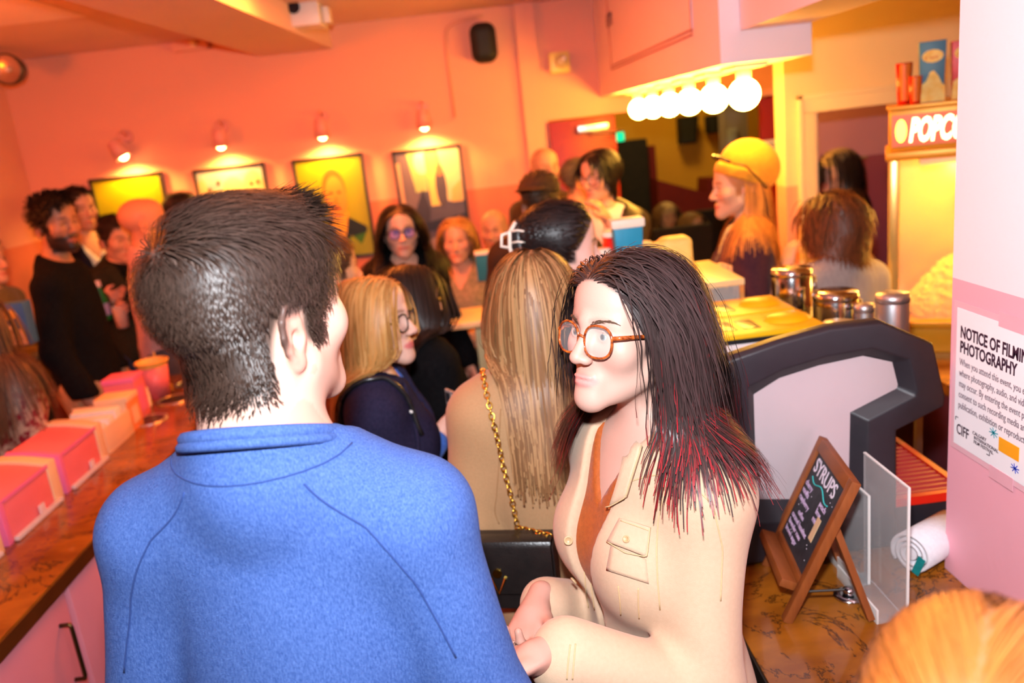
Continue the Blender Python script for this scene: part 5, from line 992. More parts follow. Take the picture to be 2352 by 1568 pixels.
# right counter
rc = empty('service_counter', (.41, 0, 0)); tag(rc, 'copper marbled service counter at the right with a plum front', 'counter')
MB().box((0, 1.02, CZ-.04), (.472, 1.472, CZ)).box((0, 1.472, CZ-.04), (.71, 2.86, CZ)).build('top_slab', M_LAM, rc); MB().box((-.004, 1.02, CZ-.042), (.004, 2.86, CZ-.004)).build('edge_band', mat('edge_black', (.015, .010, .008), .3, noise=(9, (.02, .014, .01), .3)), rc)
MB().box((.03, 1.04, .08), (.47, 1.47, CZ-.045)).box((.03, 1.475, .08), (.70, 2.85, CZ-.045)).build('cabinet', M_DK, rc); MB().box((.06, 1.06, 0), (.46, 1.46, .08)).build('plinth', MATS['edge_black'], rc)
for k in range(3): MB().box((.012, 1.06+.6*k, .12), (.0295, 1.63+.6*k, CZ-.07)).build('front_panel', M_DK, rc, .003)
# slush machine: traced side profile, standing on the counter
zz = lambda X, Y_: (X/2.614+1640, Y_/2.614+700)
OUT = [(60, 1560), (60, 330), (400, 215), (700, 135), (1010, 98), (1330, 235), (1405, 560), (1395, 615), (1110, 760), (1110, 1475)]
INN = [(282, 1195), (262, 560), (420, 460), (660, 383), (930, 325), (1106, 362), (1140, 500), (1134, 522), (850, 668), (838, 1195)]
SY = 1.56; sm = empty('slush_machine', (.45, SY, CZ)); tag(sm, 'large charcoal slush machine with a pale grey side panel on the right counter', 'machine')
def loc(q): p = at(*zz(*q), SY); return (p[0]-.45, max(p[2]-CZ, 0))
O2 = [loc(q) for q in OUT]; I2 = [loc(q) for q in INN]; O2[0] = (O2[0][0], .0); O2[-1] = (O2[-1][0], .0)
M_CHAR = mat('charcoal_plastic', (.017, .014, .019), .42, noise=(40, (.022, .018, .024), .3), bump=(600, .12)); M_PANEL = mat('brushed_panel', srgb(206, 192, 196), .42, .35, noise=(6, srgb(198, 184, 188), .3), bump=(300, .03))
nn = len(O2); MB().add([(x*.995+.001, .03, z*.97) for x, z in O2]+[(x*.99, .38, min(z*.97, .34)) for x, z in O2], [tuple(range(nn)), tuple(range(2*nn-1, nn-1, -1))]+[(i, i+nn, (i+1) % nn+nn, (i+1) % nn) for i in range(nn)]).build('housing', M_CHAR, sm)
n = len(O2); V = []; F = []
mid = [((o_[0]*.30+i_[0]*.70), (o_[1]*.30+i_[1]*.70)) for o_, i_ in zip(O2, I2)]
for ring, y in ((O2, .035), (O2, .012), ([((o_[0]*.93+i_[0]*.07), (o_[1]*.93+i_[1]*.07)) for o_, i_ in zip(O2, I2)], 0.), (mid, 0.), (I2, .026)): V += [(x, y, z) for x, z in ring]
for j in range(4): F += [(j*n+i, j*n+(i+1) % n, (j+1)*n+(i+1) % n, (j+1)*n+i) for i in range(n)]
MB().add(V, F).build('side_frame', M_CHAR, sm, .004)
MB().prism(I2, 'y', .0245, .029).build('side_panel', M_PANEL, sm)
# drip tray under the nozzle, on the right
tx = O2[-1][0]; MB().box((tx+.002, .03, 0), (tx+.17, .36, .085)).build('drip_base', M_CHAR, sm, .006)
M_REDP = mat('red_plastic', srgb(225, 40, 22), .35, noise=(8, srgb(214, 34, 18), .3)); tr = MB().box((tx+.002, .025, .085), (tx+.175, .040, .105)).box((tx+.002, .35, .085), (tx+.175, .365, .105)).box((tx+.16, .04, .085), (tx+.175, .35, .105)).box((tx+.002, .04, .085), (tx+.17, .35, .090)).build('drip_tray', M_REDP, sm)
for k in range(14): MB().box((tx+.006, .05+.021*k, .0905), (tx+.158, .058+.021*k, .102)).build('grid_bar', mat('red_grid', srgb(190, 60, 60), .4, noise=(8, srgb(180, 54, 54), .3)), tr)
MB().lathe([(.02, 0), (.024, .05), (.03, .06)], 16, Matrix.Translation((O2[7][0]-.07, .18, O2[8][1]+.0))).build('nozzle', M_CHAR, sm, smooth=True)
# beverage dispenser with two yellow lids
ZT = 1.352; bx0, bx1, by0, by1 = .53, .875, 1.99, 2.40
bd = empty('drink_dispenser', ((bx0+bx1)/2, (by0+by1)/2, CZ)); tag(bd, 'white drink dispenser with two yellow lids behind the slush machine', 'dispenser'); hx, hy = (bx1-bx0)/2, (by1-by0)/2
MB().box((-hx, -hy, 0), (hx, hy, ZT-CZ-.02)).build('housing', mat('dispenser_white', srgb(226, 214, 214), .4, noise=(4, srgb(216, 204, 204), .3)), bd, .012)
M_YEL = mat('yellow_lid', srgb(246, 190, 18), .38, noise=(5, srgb(238, 180, 12), .3)); M_HOLE = mat('lid_well_dark', (.015, .015, .018), .3, noise=(10, (.02, .02, .024), .3))
for k, (ya, yb) in enumerate(((-hy+.005, -.006), (.006, hy-.005))):
    l_ = MB().box((-hx+.004, ya, ZT-CZ-.0195), (hx-.004, yb, ZT-CZ)).build('lid', M_YEL, bd, .006); MB().box((-hx, ya-.004, ZT-CZ-.024), (hx, ya+.002, ZT-CZ-.012)).build('lid_gasket', M_HOLE, l_)
    for j in range(2): MB().box((-hx+.075+.062*j, ya+.045, ZT-CZ-.004), (-hx+.122+.062*j, yb-.055, ZT-CZ+.0012)).build('lid_well', M_HOLE, l_, .0005)
    MB().lathe([(.05, 0), (.042, .012), (.02, .018), (.002, .019)], 24, Matrix.Translation((.10, (ya+yb)/2, ZT-CZ-.001)) @ Matrix.Diagonal((1.3, 1, 1, 1)), cap=False).build('lid_dome', M_YEL, l_, smooth=True)
# steel rack with canisters
rk = empty('steel_rack', (1.0, 2.27, CZ)); tag(rk, 'low steel rack holding the canisters behind the dispenser', 'rack'); RKZ = 1.265
MB().box((-.105, -.33, RKZ-CZ-.015), (.105, .33, RKZ-CZ)).build('shelf', MATS['brushed_steel'], rk, .002)
for sx in (-1, 1):
    for sy in (-1, 1): MB().box((sx*.095-.008, sy*.315-.008, 0), (sx*.095+.008, sy*.315+.008, RKZ-CZ-.015)).build('leg', MATS['brushed_steel'], rk)
M_CHR = mat('polished_steel', (.70, .70, .72), .14, 1., noise=(3, (.6, .6, .62), .3)); M_ALU = mat('satin_tin', (.62, .61, .64), .38, .9, noise=(9, (.55, .54, .57), .3))
def canister(px, py, y, r, h, lb, m_, knob=False, handle=False):
    c = at(px, py, y); o = empty('canister', (c[0], y, RKZ)); tag(o, lb, 'canister')
    MB().lathe([(r*.97, 0), (r, .006), (r, h-.012), (r*.985, h-.01)], 32).build('can', m_, o, smooth=True); MB().lathe([(r*1.03, h-.016), (r*1.04, h-.004), (r*.98, h+.006), (r*.3, h+.009)], 32).build('lid', m_, o, smooth=True); MB().lathe([(r*1.008, h*.18), (r*1.008, h*.2)], 32, cap=False).build('rim_band', m_, o)
    if handle: MB().tube([(r, 0, h-.02), (r+.012, 0, h-.03), (r+.012, 0, h-.06), (r, 0, h-.07)], .004, 6).build('handle', m_, o, smooth=True)
canister(1820, 700, 2.42, .060, .150, 'tall polished steel canister behind the yellow lids', M_CHR, handle=True)
canister(1919, 700, 2.26, .062, .100, 'wide polished steel canister, second from left', M_CHR, handle=True)
canister(1927, 740, 2.08, .042, .058, 'low satin tin in front of the wide canister', M_ALU)
canister(1985, 720, 2.17, .026, .075, 'small jar with a grey lid between the tins', M_ALU)
canister(2050, 720, 2.02, .041, .135, 'ribbed satin tin, rightmost of the canisters', M_ALU)
o = empty('measuring_scoop', (.935, 2.02, RKZ)); tag(o, 'small white measuring scoop lying left of the low tin', 'scoop'); MB().lathe([(.016, 0), (.022, .026), (.020, .026), (.014, .004)], 18).build('cup', mat('scoop_white', srgb(240, 226, 210), .4, noise=(9, srgb(232, 216, 200), .3)), o, smooth=True); MB().box((-.075, -.006, .016), (-.018, .006, .021)).build('handle', MATS['scoop_white'], o, .002)
# display case with cups at the far end of the counter
dc = empty('display_case', (.62, 2.64, CZ)); tag(dc, 'low display case at the far end of the counter carrying the cups', 'display case'); DCZ = 1.40
MB().box((-.19, -.19, 0), (.19, .19, .05)).build('base', M_DK, dc, .004); MB().box((-.19, -.19, DCZ-CZ-.02), (.19, .19, DCZ-CZ)).build('top', mat('case_top', srgb(240, 214, 160), .3, noise=(5, srgb(232, 204, 150), .3)), dc, .003)
for sx in (-1, 1):
    for sy in (-1, 1): MB().box((sx*.18-.008, sy*.18-.008, .05), (sx*.18+.008, sy*.18+.008, DCZ-CZ-.02)).build('corner_post', MATS['brushed_steel'], dc)
for lo, hi in (((-.188, -.172, .05), (-.184, .172, .43)), ((-.172, -.188, .05), (.172, -.184, .43))): MB().box(lo, hi).build('glass_pane', mat('case_glass', (.9, .95, .92), .05, alpha=.2), dc)
def cup(px, y, r, h, m_, lb, z=DCZ, name='paper_cup', square=False):
    c = at(px, 540, y); o = empty(name, (c[0], y, z)); tag(o, lb, 'cup')
    if square:
        rb, rt = r*.78, r
        V = [(-rb, -rb*.7, 0), (rb, -rb*.7, 0), (rb, rb*.7, 0), (-rb, rb*.7, 0), (-rt, -rt*.7, h), (rt, -rt*.7, h), (rt, rt*.7, h), (-rt, rt*.7, h)]
        MB().add(V, [(0, 3, 2, 1), (4, 5, 6, 7), (0, 1, 5, 4), (1, 2, 6, 5), (2, 3, 7, 6), (3, 0, 4, 7)]).build('tub', m_, o, .003); MB().box((-rt*1.14, -rt*.8, h-.022), (rt*1.14, rt*.8, h+.006)).build('rim', mat('tub_rim_white', srgb(246, 232, 214), .5, noise=(9, srgb(238, 222, 204), .3)), o, .006)
        for k, (u_, v_, s_) in enumerate(((-.012, .05, .016), (.014, .035, .013), (.016, .085, .012), (-.006, .09, .009))): poly = oval(u_, v_, s_, s_*1.1, 10); MB().add([(a_, -(rb+(rt-rb)*b_/h)*.7-.0012, b_) for a_, b_ in poly], [tuple(range(10))]).build('print_motif', mat('motif_pale_blue', srgb(150, 200, 230), .5, noise=(20, srgb(120, 180, 220), .3)), o)
    else:
        MB().lathe([(r*.72, 0), (r, h), (r*.94, h), (r*.68, .004)], 24).build('cup_wall', m_, o, smooth=True); MB().lathe([(r*1.05, h-.004), (r*1.08, h+.004), (r*.9, h+.012), (r*.2, h+.012)], 24).build('lid', MATS['tub_rim_white'] if 'tub_rim_white' in MATS else m_, o, smooth=True)
        MB().lathe([(r*.725+.0015, h*.05), (r*.8+.0015, h*.3)], 24, cap=False).build('stripe', M_CREAM, o)
M_CYAN = mat('tub_cyan', srgb(22, 150, 190), .4, noise=(4, srgb(14, 138, 180), .3)); M_CRED = mat('cup_red', srgb(220, 26, 16), .4, noise=(4, srgb(208, 20, 12), .3))
cup(1440, 2.52, .046, .215, M_CYAN, 'cyan popcorn tub with a white rim on the display case', square=True, name='popcorn_tub')
cup(1404, 2.58, .030, .165, M_CRED, 'taller red paper cup beside the cyan tub', name='paper_cup'); cup(1378, 2.54, .030, .12, M_CRED, 'shorter red paper cup, leftmost on the display case')
o = empty('popcorn_bag', (*at(1528, 600, 2.62)[:2], DCZ)); tag(o, 'cream paper popcorn bag lying full beside the cyan tub', 'bag'); V, Q = sdf_mesh(lambda P_: evalp([rbox((.035, 0, .065), (.05, .05, .065), .02), ell((-.04, 0, .07), (.05, .045, .05), .03), ell((-.075, 0, .09), (.025, .03, .025), .02)], P_)-.0015*wav(P_, 90, 2), (-.13, -.08, -.01), (.11, .08, .16), .005); me = np_mesh('paper_bag', V, Q); me.shade_smooth(); link('paper_bag', me, mat('bag_cream', srgb(250, 214, 120), .6, noise=(14, srgb(244, 204, 108), .3)), o)
for k in range(7): a_ = k*.9; link('popped_kernel', sphere_mesh('popped_kernel', .012, 8, 6, (1, .9, .8)), mat('popcorn_cream', srgb(252, 226, 150), .7, noise=(60, srgb(246, 206, 110), .2)), o, loc=(-.07+.02*cos(a_), .02*sin(a_), .118))
o = empty('card_terminal', (*at(1622, 625, 2.78)[:2], CZ)); tag(o, 'slanted yellow card terminal on a stand at the counter end', 'terminal')
MB().box((-.05, -.04, 0), (.05, .04, .012)).build('foot', M_HOLE, o, .003); MB().tube([(0, 0, .012), (0, 0, .40)], .012, 10).build('stand', MATS['brushed_steel'], o); MS = Matrix.Translation((.0, 0, .41)) @ Matrix.Rotation(.62, 4, 'Y'); MB().box((-.075, -.05, -.008), (.075, .05, .010), MS).build('screen_case', M_YEL, o, .003); MB().box((-.065, -.042, .0103), (.065, .042, .0112), MS).build('screen', mat('terminal_screen', srgb(190, 170, 60), .2, noise=(5, srgb(180, 160, 50), .3)), o)
# chalkboard easel
nf = atz(1808, 1432, CZ); ff = np.array([nf[0]+.035, nf[1]+.225, CZ]); tr_ = at(1955, 1095, nf[1]+.01); up = tr_-nf; wv = ff-nf; L_ = np.linalg.norm(up); Wd = np.linalg.norm(wv)
eb = empty('chalkboard_easel', tuple(nf)); tag(eb, 'small wooden easel chalkboard listing syrups on the right counter', 'chalkboard')
ME = frame_M((0, 0, 0), -wv/Wd, up/L_); ME = Matrix.Translation((wv[0], wv[1], 0)) @ ME       # x runs from far foot to near foot, y up the board
M_WOOD = mat('easel_wood', srgb(140, 74, 30), .5, noise=(14, srgb(116, 58, 22), .25, (6, 1, 1))); fw_ = .020
MB().box((0, 0, -.010), (fw_, L_, .008), ME).build('side_rail', M_WOOD, eb, .002); MB().box((Wd-fw_, 0, -.010), (Wd, L_, .008), ME).build('side_rail', M_WOOD, eb, .002); MB().box((fw_, L_-.026, -.010), (Wd-fw_, L_, .008), ME).build('top_rail', M_WOOD, eb, .002); MB().box((fw_, .075, -.010), (Wd-fw_, .092, .008), ME).build('bottom_rail', M_WOOD, eb, .002)
MB().box((-.004, .062, .008), (Wd*.93, .080, .040), ME).build('ledge', M_WOOD, eb, .003); MB().box((fw_, .09, -.004), (Wd-fw_, L_-.024, .001), ME).build('slate', mat('slate_black', (.018, .018, .024), .6, noise=(60, (.03, .03, .038), .15)), eb)
CH = mat('chalk_white', srgb(235, 225, 240), .9, noise=(80, srgb(215, 205, 222), .2)); CHP = mat('chalk_lilac', srgb(205, 180, 215), .9, noise=(80, srgb(190, 165, 200), .2)); CHT = mat('chalk_teal', srgb(60, 190, 190), .9, noise=(80, srgb(50, 175, 175), .2))
tm = lambda x, y: ME @ Matrix.Translation((x, y, .0014))
kk = (L_-.118)/.25; by = lambda v: .092+(L_-.118)*v
text_mesh('chalk_title', 'SYRUPS', .054*kk, CH, eb, tm(.030, by(.80)), .0006*kk, depth=.0003)
q = MB(); q.tube([tuple((ME @ Vector((.045+.12*t, by(.75)-.006*math.sin(t*9)-.006*t, .0015)))) for t in np.linspace(0, 1, 16)], .0015, 5); q.build('chalk_flourish', CHT, eb)
for k, (a_, b_) in enumerate((('cherry', 'peach'), ('vanilla', 'lime'), ('raspberry', 'mint'))): text_mesh('chalk_line', a_, .022*kk, CHP, eb, tm(.026, by(.62-.085*k)), .0002, depth=.0003); text_mesh('chalk_line', b_, .022*kk, CHP, eb, tm(.128, by(.62-.085*k)), .0002, depth=.0003)
for k, t in enumerate(('coffee', 'caramel hazelnut', 'lavender rose', 'brown sugar')): text_mesh('chalk_line', t, .020*kk, CHP, eb, tm(.055 if k == 0 else .03, by(.33-.085*k)), .0002, depth=.0003)
rs = random.Random(4)
for k in range(14): u_, v_ = rs.uniform(.03, Wd-.03), rs.uniform(.10, L_-.04); MB().lathe([(.0012, 0), (.0012, .0004)], 6, ME @ Matrix.Translation((u_, v_, .0012))).build('chalk_dot', CH, eb)
MB().box((.150, by(.30), .0012), (.170, by(.55), .0022), ME).build('clip_tag', mat('tag_tan', srgb(216, 180, 140), .7, noise=(9, srgb(206, 170, 130), .3)), eb)
rf = atz(2000, 1428, CZ)-nf; rt_ = (np.array(up)*.66); MB().tube([tuple(rt_+A3(.012, 0, 0)), tuple(rf+A3(0, 0, .006))], .009, 4).build('rear_strut', M_WOOD, eb); rf2 = rf+wv*.85; MB().tube([tuple(rt_+wv*.85+A3(.012, 0, 0)), tuple(rf2+A3(0, 0, .006))], .009, 4).build('rear_strut', M_WOOD, eb)
MB().tube([tuple(up*.2+A3(.0, .01, 0)+np.array([.01, 0, 0])), tuple(rf*.72+A3(0, .01, .065))], .0025, 6).build('stay_cord', MATS['edge_black'], eb)
# acrylic sign holders
M_ACR = mat('acrylic_clear', (.80, .78, .78), .08, alpha=.24); M_ACE = mat('acrylic_edge', (.92, .88, .84), .1, alpha=.6)
def holder(b, tlx, h, w, lb, foot):
    o = empty('sign_holder', (b[0], b[1], CZ)); tag(o, lb, 'sign holder')
    MB().box((-.002, 0, .002), (.002, w, h)).build('upright', M_ACR, o, .0008); MB().box((-.0024, -.001, .002), (.0024, .002, h)).build('polished_edge', M_ACE, o); MB().box((-.0024, 0, h-.002), (.0024, w, h+.0005)).build('polished_edge', M_ACE, o)
    MB().box((-foot, 0, 0), (.0, w, .004)).build('foot', M_ACR, o, .001); MB().box((-foot-.004, 0, 0), (-foot, w, .03)).build('front_lip', M_ACE, o, .001)
b = atz(2084, 1425, CZ); holder(b, 0, .275, .17, 'tall clear acrylic sign holder beside the pink wall', .055)
b = atz(1985, 1345, CZ); holder((b[0]+.01, b[1], 0), 0, .20, .15, 'shorter clear acrylic sign holder behind the chalkboard', .03)
dv = atz(1950, 1368, CZ); o = empty('sink_valve', tuple(dv)); tag(o, 'small round chrome valve set in the counter behind the easel', 'valve'); MB().lathe([(.030, 0), (.030, .003), (.022, .006), (.014, .004)], 26).build('flange', M_CHR, o, smooth=True); MB().lathe([(.012, .004), (.012, .016), (.008, .019)], 18).build('plunger', M_CHR, o, smooth=True)
# rolled towel
tw = atz(2112, 1338, CZ); o = empty('rolled_towel', (tw[0], tw[1]+.035, CZ), radians(-62)); tag(o, 'rolled white towel with a teal stripe against the pink wall', 'towel')
M_TOW = fabric('towel_white', srgb(240, 236, 240), srgb(226, 222, 228), .95, 90, .25, .6, 500); V = []; F = []; ns = 60; th = .006
sp = [((.014+.0053*a/(2*pi)*2)*cos(a), (.014+.0053*a/(2*pi)*2)*sin(a)) for a in np.linspace(0, 2*pi*2.6, ns)]
for (x, z) in sp: r_ = math.hypot(x, z); V += [(x, -.0, z+.0455), (x, .15, z+.0455), (x*(r_+th)/r_, .15, z*(r_+th)/r_+.0455), (x*(r_+th)/r_, 0, z*(r_+th)/r_+.0455)]
for i in range(ns-1): F += [(i*4+k, i*4+(k+1) % 4, (i+1)*4+(k+1) % 4, (i+1)*4+k) for k in range(4)]
F += [(0, 1, 2, 3), tuple((ns-1)*4+k for k in (3, 2, 1, 0))]
MB().add(V, F).build('roll', M_TOW, o, smooth=True); MB().box((-.012, -.0015, .006), (.004, .0, .05), Matrix.Translation((.012, 0, -.002)) @ Matrix.Rotation(.35, 4, 'Y')).build('teal_stripe', fabric('towel_teal', (.0, .22, .22)), o); MB().lathe([(.001, 0), (.013, 0), (.013, .15), (.001, .15)], 16, Matrix.Translation((0, .0, .0455)) @ Matrix.Rotation(-pi/2, 4, 'X')).build('core_fold', M_TOW, o)
# popcorn machine on the back counter
bc = empty('back_counter', (2.15, 3.35, 0)); tag(bc, 'back counter carrying the popcorn machine', 'counter'); MB().box((-.66, -.90, .91), (.9, .62, CZ)).build('top_slab', M_LAM, bc, .003); MB().box((-.64, -.86, .0), (.88, .60, .909)).build('cabinet', M_DK, bc)
for k in range(2): MB().box((-.60+.72*k, -.877, .1), (.06+.72*k, -.861, .88)).build('door', M_DK, bc, .003)
PY_ = 2.9; pl = at(2043, 300, PY_)[0]; pt = at(2045, 255, PY_)[2]; pb = at(2050, 350, PY_)[2]; gb = at(2070, 742, PY_)[2]; pw = .62; pd = .42
PMR = radians(-27); pm = empty('popcorn_machine', (pl, PY_, CZ), PMR); onm = lambda lx, ly: (pl+lx*cos(PMR)-ly*sin(PMR), PY_+lx*sin(PMR)+ly*cos(PMR)); tag(pm, 'glowing yellow popcorn machine with a lit POPCORN sign', 'popcorn machine')
M_PY = mat('machine_amber', srgb(236, 160, 20), .35, .2, noise=(5, srgb(228, 150, 14), .3)); M_PG = mat('machine_glass', (1, .92, .7), .03, alpha=.14); M_PCH = mat('machine_frame_gold', srgb(246, 200, 110), .25, .5, noise=(6, srgb(238, 190, 100), .3))
zt, zs, zg = pt-CZ, pb-CZ, gb-CZ
MB().box((0, 0, zs), (pw, pd, zt)).build('sign_box', M_PY, pm, .006); MB().box((-.012, -.012, zs-.03), (pw+.012, pd+.012, zs)).build('roof_tray', M_PY, pm, .005); MB().box((-.008, -.012, zt), (pw+.01, pd+.01, zt+.014)).build('top_cap', M_PY, pm, .004)
MB().box((0, 0, 0), (pw, pd, zg)).build('base', M_PY, pm, .006); MB().box((-.015, -.05, zg), (pw+.01, .02, zg+.022)).build('shelf_lip', M_PY, pm, .004)
for (x, y) in ((.0, 0), (pw-.035, 0), (0, pd-.03), (pw-.035, pd-.03)): MB().box((x, y, zg), (x+.035, y+.03, zs-.03)).build('corner_post', M_PCH, pm, .004)
for lo, hi in (((.035, .002, zg+.02), (pw-.035, .007, zs-.03)), ((.002, .03, zg), (.007, pd-.03, zs-.03)), ((pw-.007, .03, zg), (pw-.002, pd-.03, zs-.03))): MB().box(lo, hi).build('glass_pane', M_PG, pm)
MB().box((.035, pd-.012, zg), (pw-.035, pd-.004, zs-.03)).build('back_plate', M_PCH, pm)
MB().box((.008, -.006, zs+.018), (pw-.02, -.0008, zt-.018)).build('sign_face', mat('sign_red_face', srgb(200, 70, 40), .4, emit=(1, .25, .06, .35)), pm); M_SGL = mat('sign_letters_glow', (1, .95, .7), .4, emit=(1, .80, .36, 5.))
text_mesh('sign_letters', 'POPCORN', .112, M_SGL, pm, frame_M((.062, -.008, zs+.034), (1, 0, 0), (0, 0, 1)) @ Matrix(((.46, .12, 0, 0), (0, 1, 0, 0), (0, 0, 1, 0), (0, 0, 0, 1))), .004, depth=.001)
ov = oval(.037, (zs+zt)/2, .018, .040, 14); MB().add([(a_, -.0085, b_) for a_, b_ in ov], [tuple(range(14))]).build('sign_emblem', mat('emblem_glow', (1, .8, .1), .4, emit=(1, .6, .06, 4.)), pm)
V, Q = sdf_mesh(lambda P_: smax(evalp([ell((.33, .21, zg+.03), (.26, .19, .15), .05), ell((.28, .2, zg+.14), (.12, .12, .09), .06)], P_)-.008*wav(P_, 120, 3)-.005*wav(P_, 210, 9), zg+.002-P_[:, 2], .004), (.01, .015, zg-.01), (pw-.02, pd-.02, zg+.30), .008); me = np_mesh('popcorn_heap', V, Q); me.shade_smooth(); tag(link('popcorn_heap', me, mat('popcorn_gold', srgb(255, 226, 120), .7, noise=(60, srgb(250, 196, 60), .2)), pm), kind='stuff')
MB().lathe([(.085, 0), (.105, .02), (.105, .13), (.06, .16), (.03, .165)], 28, Matrix.Translation((.34, .22, zs-.30))).build('kettle', M_CHR, pm, smooth=True); MB().tube([(.34, .22, zs-.14), (.34, .22, zs-.03)], .012, 10).build('kettle_hanger', M_CHR, pm); MB().box((.10, .02, zs-.055), (.5, .35, zs-.031)).build('warming_hood', mat('hood_pale', srgb(250, 224, 190), .4, noise=(5, srgb(244, 216, 180), .3)), pm, .004)
lamp('popcorn_lamp', 'POINT', (.28, .15, zs-.10), 15, (1, .50, .07), .05, None, pm)
lamp('popcorn_lamp', 'POINT', (.45, .12, zg+.20), 12, (1, .56, .09), .05, None, pm)
# cups and boxes on top of the machine
TZ = CZ+zt+.014; M_SBL = mat('box_steel_blue', srgb(70, 122, 150), .45, noise=(6, srgb(60, 110, 140), .3))
def topbox(px, w, h, d, m_, lb, nm, y=PY_+.06):
    c = at(px, 200, y); o = empty(nm, (c[0], y, TZ)); tag(o, lb, 'box' if 'box' in nm else 'cup'); return o, w, h, d, m_
for (px, h, r, lb) in ((.047, .145, .028, 'taller red and orange paper cup on the popcorn machine'), (.082, .095, .022, 'shorter red paper cup on the popcorn machine')):
    c = onm(px, .10 if h > .1 else .035); o = empty('soda_cup', (c[0], c[1], TZ)); tag(o, lb, 'cup'); MB().lathe([(r*.72, 0), (r, h), (r*.95, h), (r*.68, .004)], 22).build('cup_wall', M_CRED, o, smooth=True)
    V = []; F = []
    for i in range(8): a_ = -2.6+i*.2; V += [(r*1.02*cos(a_)*(1 if 1 else 1), r*1.02*sin(a_), h*.97), (r*.76*cos(a_), r*.76*sin(a_), h*.1)]
    MB().add(V, [(2*i, 2*i+1, 2*i+3, 2*i+2) for i in range(7)]).build('orange_panel', mat('cup_orange', srgb(240, 120, 30), .45, noise=(9, srgb(230, 110, 24), .3)), o)
for (px, lb, m_, hh, w_) in ((.135, 'blue popcorn box printed with a golden popcorn heap on the machine', M_SBL, .205, .085), (.235, 'red popcorn box, rightmost on the machine, cut by the pink wall', M_CRED, .195, .085)):
    c = onm(px, .09); o = empty('popcorn_box', (c[0], c[1], TZ), PMR); tag(o, lb, 'box'); MB().add([(-w_*.42, -.03, 0), (w_*.42, -.03, 0), (w_*.42, .03, 0), (-w_*.42, .03, 0), (-w_*.5, -.04, hh), (w_*.5, -.04, hh), (w_*.5, .04, hh), (-w_*.5, .04, hh)], [(0, 3, 2, 1), (4, 5, 6, 7), (0, 1, 5, 4), (1, 2, 6, 5), (2, 3, 7, 6), (3, 0, 4, 7)]).build('carton', m_, o, .002)
    yy = lambda z: -.03-.01*z/hh-.0012
    pr = [(-.04, .0), (-.035, .06), (-.02, .07), (-.008, .10), (.004, .105), (.02, .085), (.03, .06), (.04, .05), (.04, 0)]; MB().add([(a_, yy(b_), b_+.002) for a_, b_ in pr], [tuple(range(len(pr)))]).build('printed_popcorn', mat('print_gold', srgb(246, 190, 60), .5, noise=(30, srgb(252, 220, 120), .15)), o)
    pr = oval(0, .155, .034, .022, 12); MB().add([(a_, yy(b_)-.0002, b_) for a_, b_ in pr], [tuple(range(12))]).build('printed_badge', MATS['print_gold'], o)
    text_mesh('printed_word', 'POP', .026, mat('print_amber', srgb(230, 130, 20), .5, noise=(9, srgb(224, 120, 14), .3)), o, frame_M((-.024, yy(.15)-.0006, .147), (1, 0, 0), (0, .05, 1)), .0012, depth=.0002)
# high table and stools at the back wall
ht = empty('high_table', (-.02, 3.98, 0)); tag(ht, 'white high table in front of the seated pair', 'table'); MB().box((-.16, -.20, 1.03), (.20, .14, 1.06)).build('table_top', mat('table_white', srgb(250, 226, 170), .35, noise=(5, srgb(244, 218, 160), .3)), ht, .004); MB().box((-.05, -.05, .03), (.05, .05, 1.03)).build('column', MATS['table_white'], ht, .004); MB().box((-.16, -.16, 0), (.16, .16, .03)).build('foot_plate', MATS['table_white'], ht, .004)
for P_, lb in ((SEAT1, 'dark bar stool under the seated blonde woman'), (SEAT2, 'dark bar stool under the seated bald man')):
    l = P_.root.location; sz = float(P_.T(0, 0, .90)[2])-.115; o = empty('bar_stool', (l.x, l.y, 0)); tag(o, lb, 'stool'); MB().lathe([(.15, sz-.03), (.16, sz-.01), (.15, sz)], 24).build('seat', M_BLK, o, smooth=True); MB().tube([(0, 0, .02), (0, 0, sz-.03)], .022, 12).build('post', MATS['brushed_steel'], o); MB().lathe([(.17, 0), (.16, .015), (.03, .03)], 24).build('base', MATS['brushed_steel'], o, smooth=True)
# things people hold
def held(px, py, y): return at(px, py, y)
c = held(245, 735, 4.40); o = empty('beer_bottle', tuple(c)); tag(o, 'green glass bottle with a pale label in the hand of the man in olive', 'bottle')
MB().lathe([(.028, 0), (.031, .008), (.031, .115), (.014, .165), (.0125, .20), (.0135, .215)], 20).build('glass', mat('green_glass', (.005, .16, .03), .08, noise=(5, (.004, .12, .02), .3)), o, smooth=True); MB().lathe([(.0316, .03), (.0316, .095)], 20, cap=False).build('label', mat('label_lilac', srgb(150, 150, 190), .5, noise=(20, srgb(130, 130, 180), .2)), o); MB().lathe([(.0145, .185), (.0145, .218)], 16).build('foil_neck', mat('foil_pale', srgb(225, 210, 205), .35, .3), o)
c = held(284, 752, 4.40); o = empty('beer_glass', tuple(c)); tag(o, 'clear cup of amber beer in the hand of the man in olive', 'glass'); MB().lathe([(.030, 0), (.040, .125), (.038, .125), (.028, .004)], 22).build('cup', mat('clear_cup', (.9, .85, .8), .05, alpha=.3), o, smooth=True); MB().lathe([(.0285, .005), (.0365, .105)], 22).build('beer', mat('amber_beer', (.55, .16, .01), .15, noise=(6, (.5, .14, .01), .3)), o)
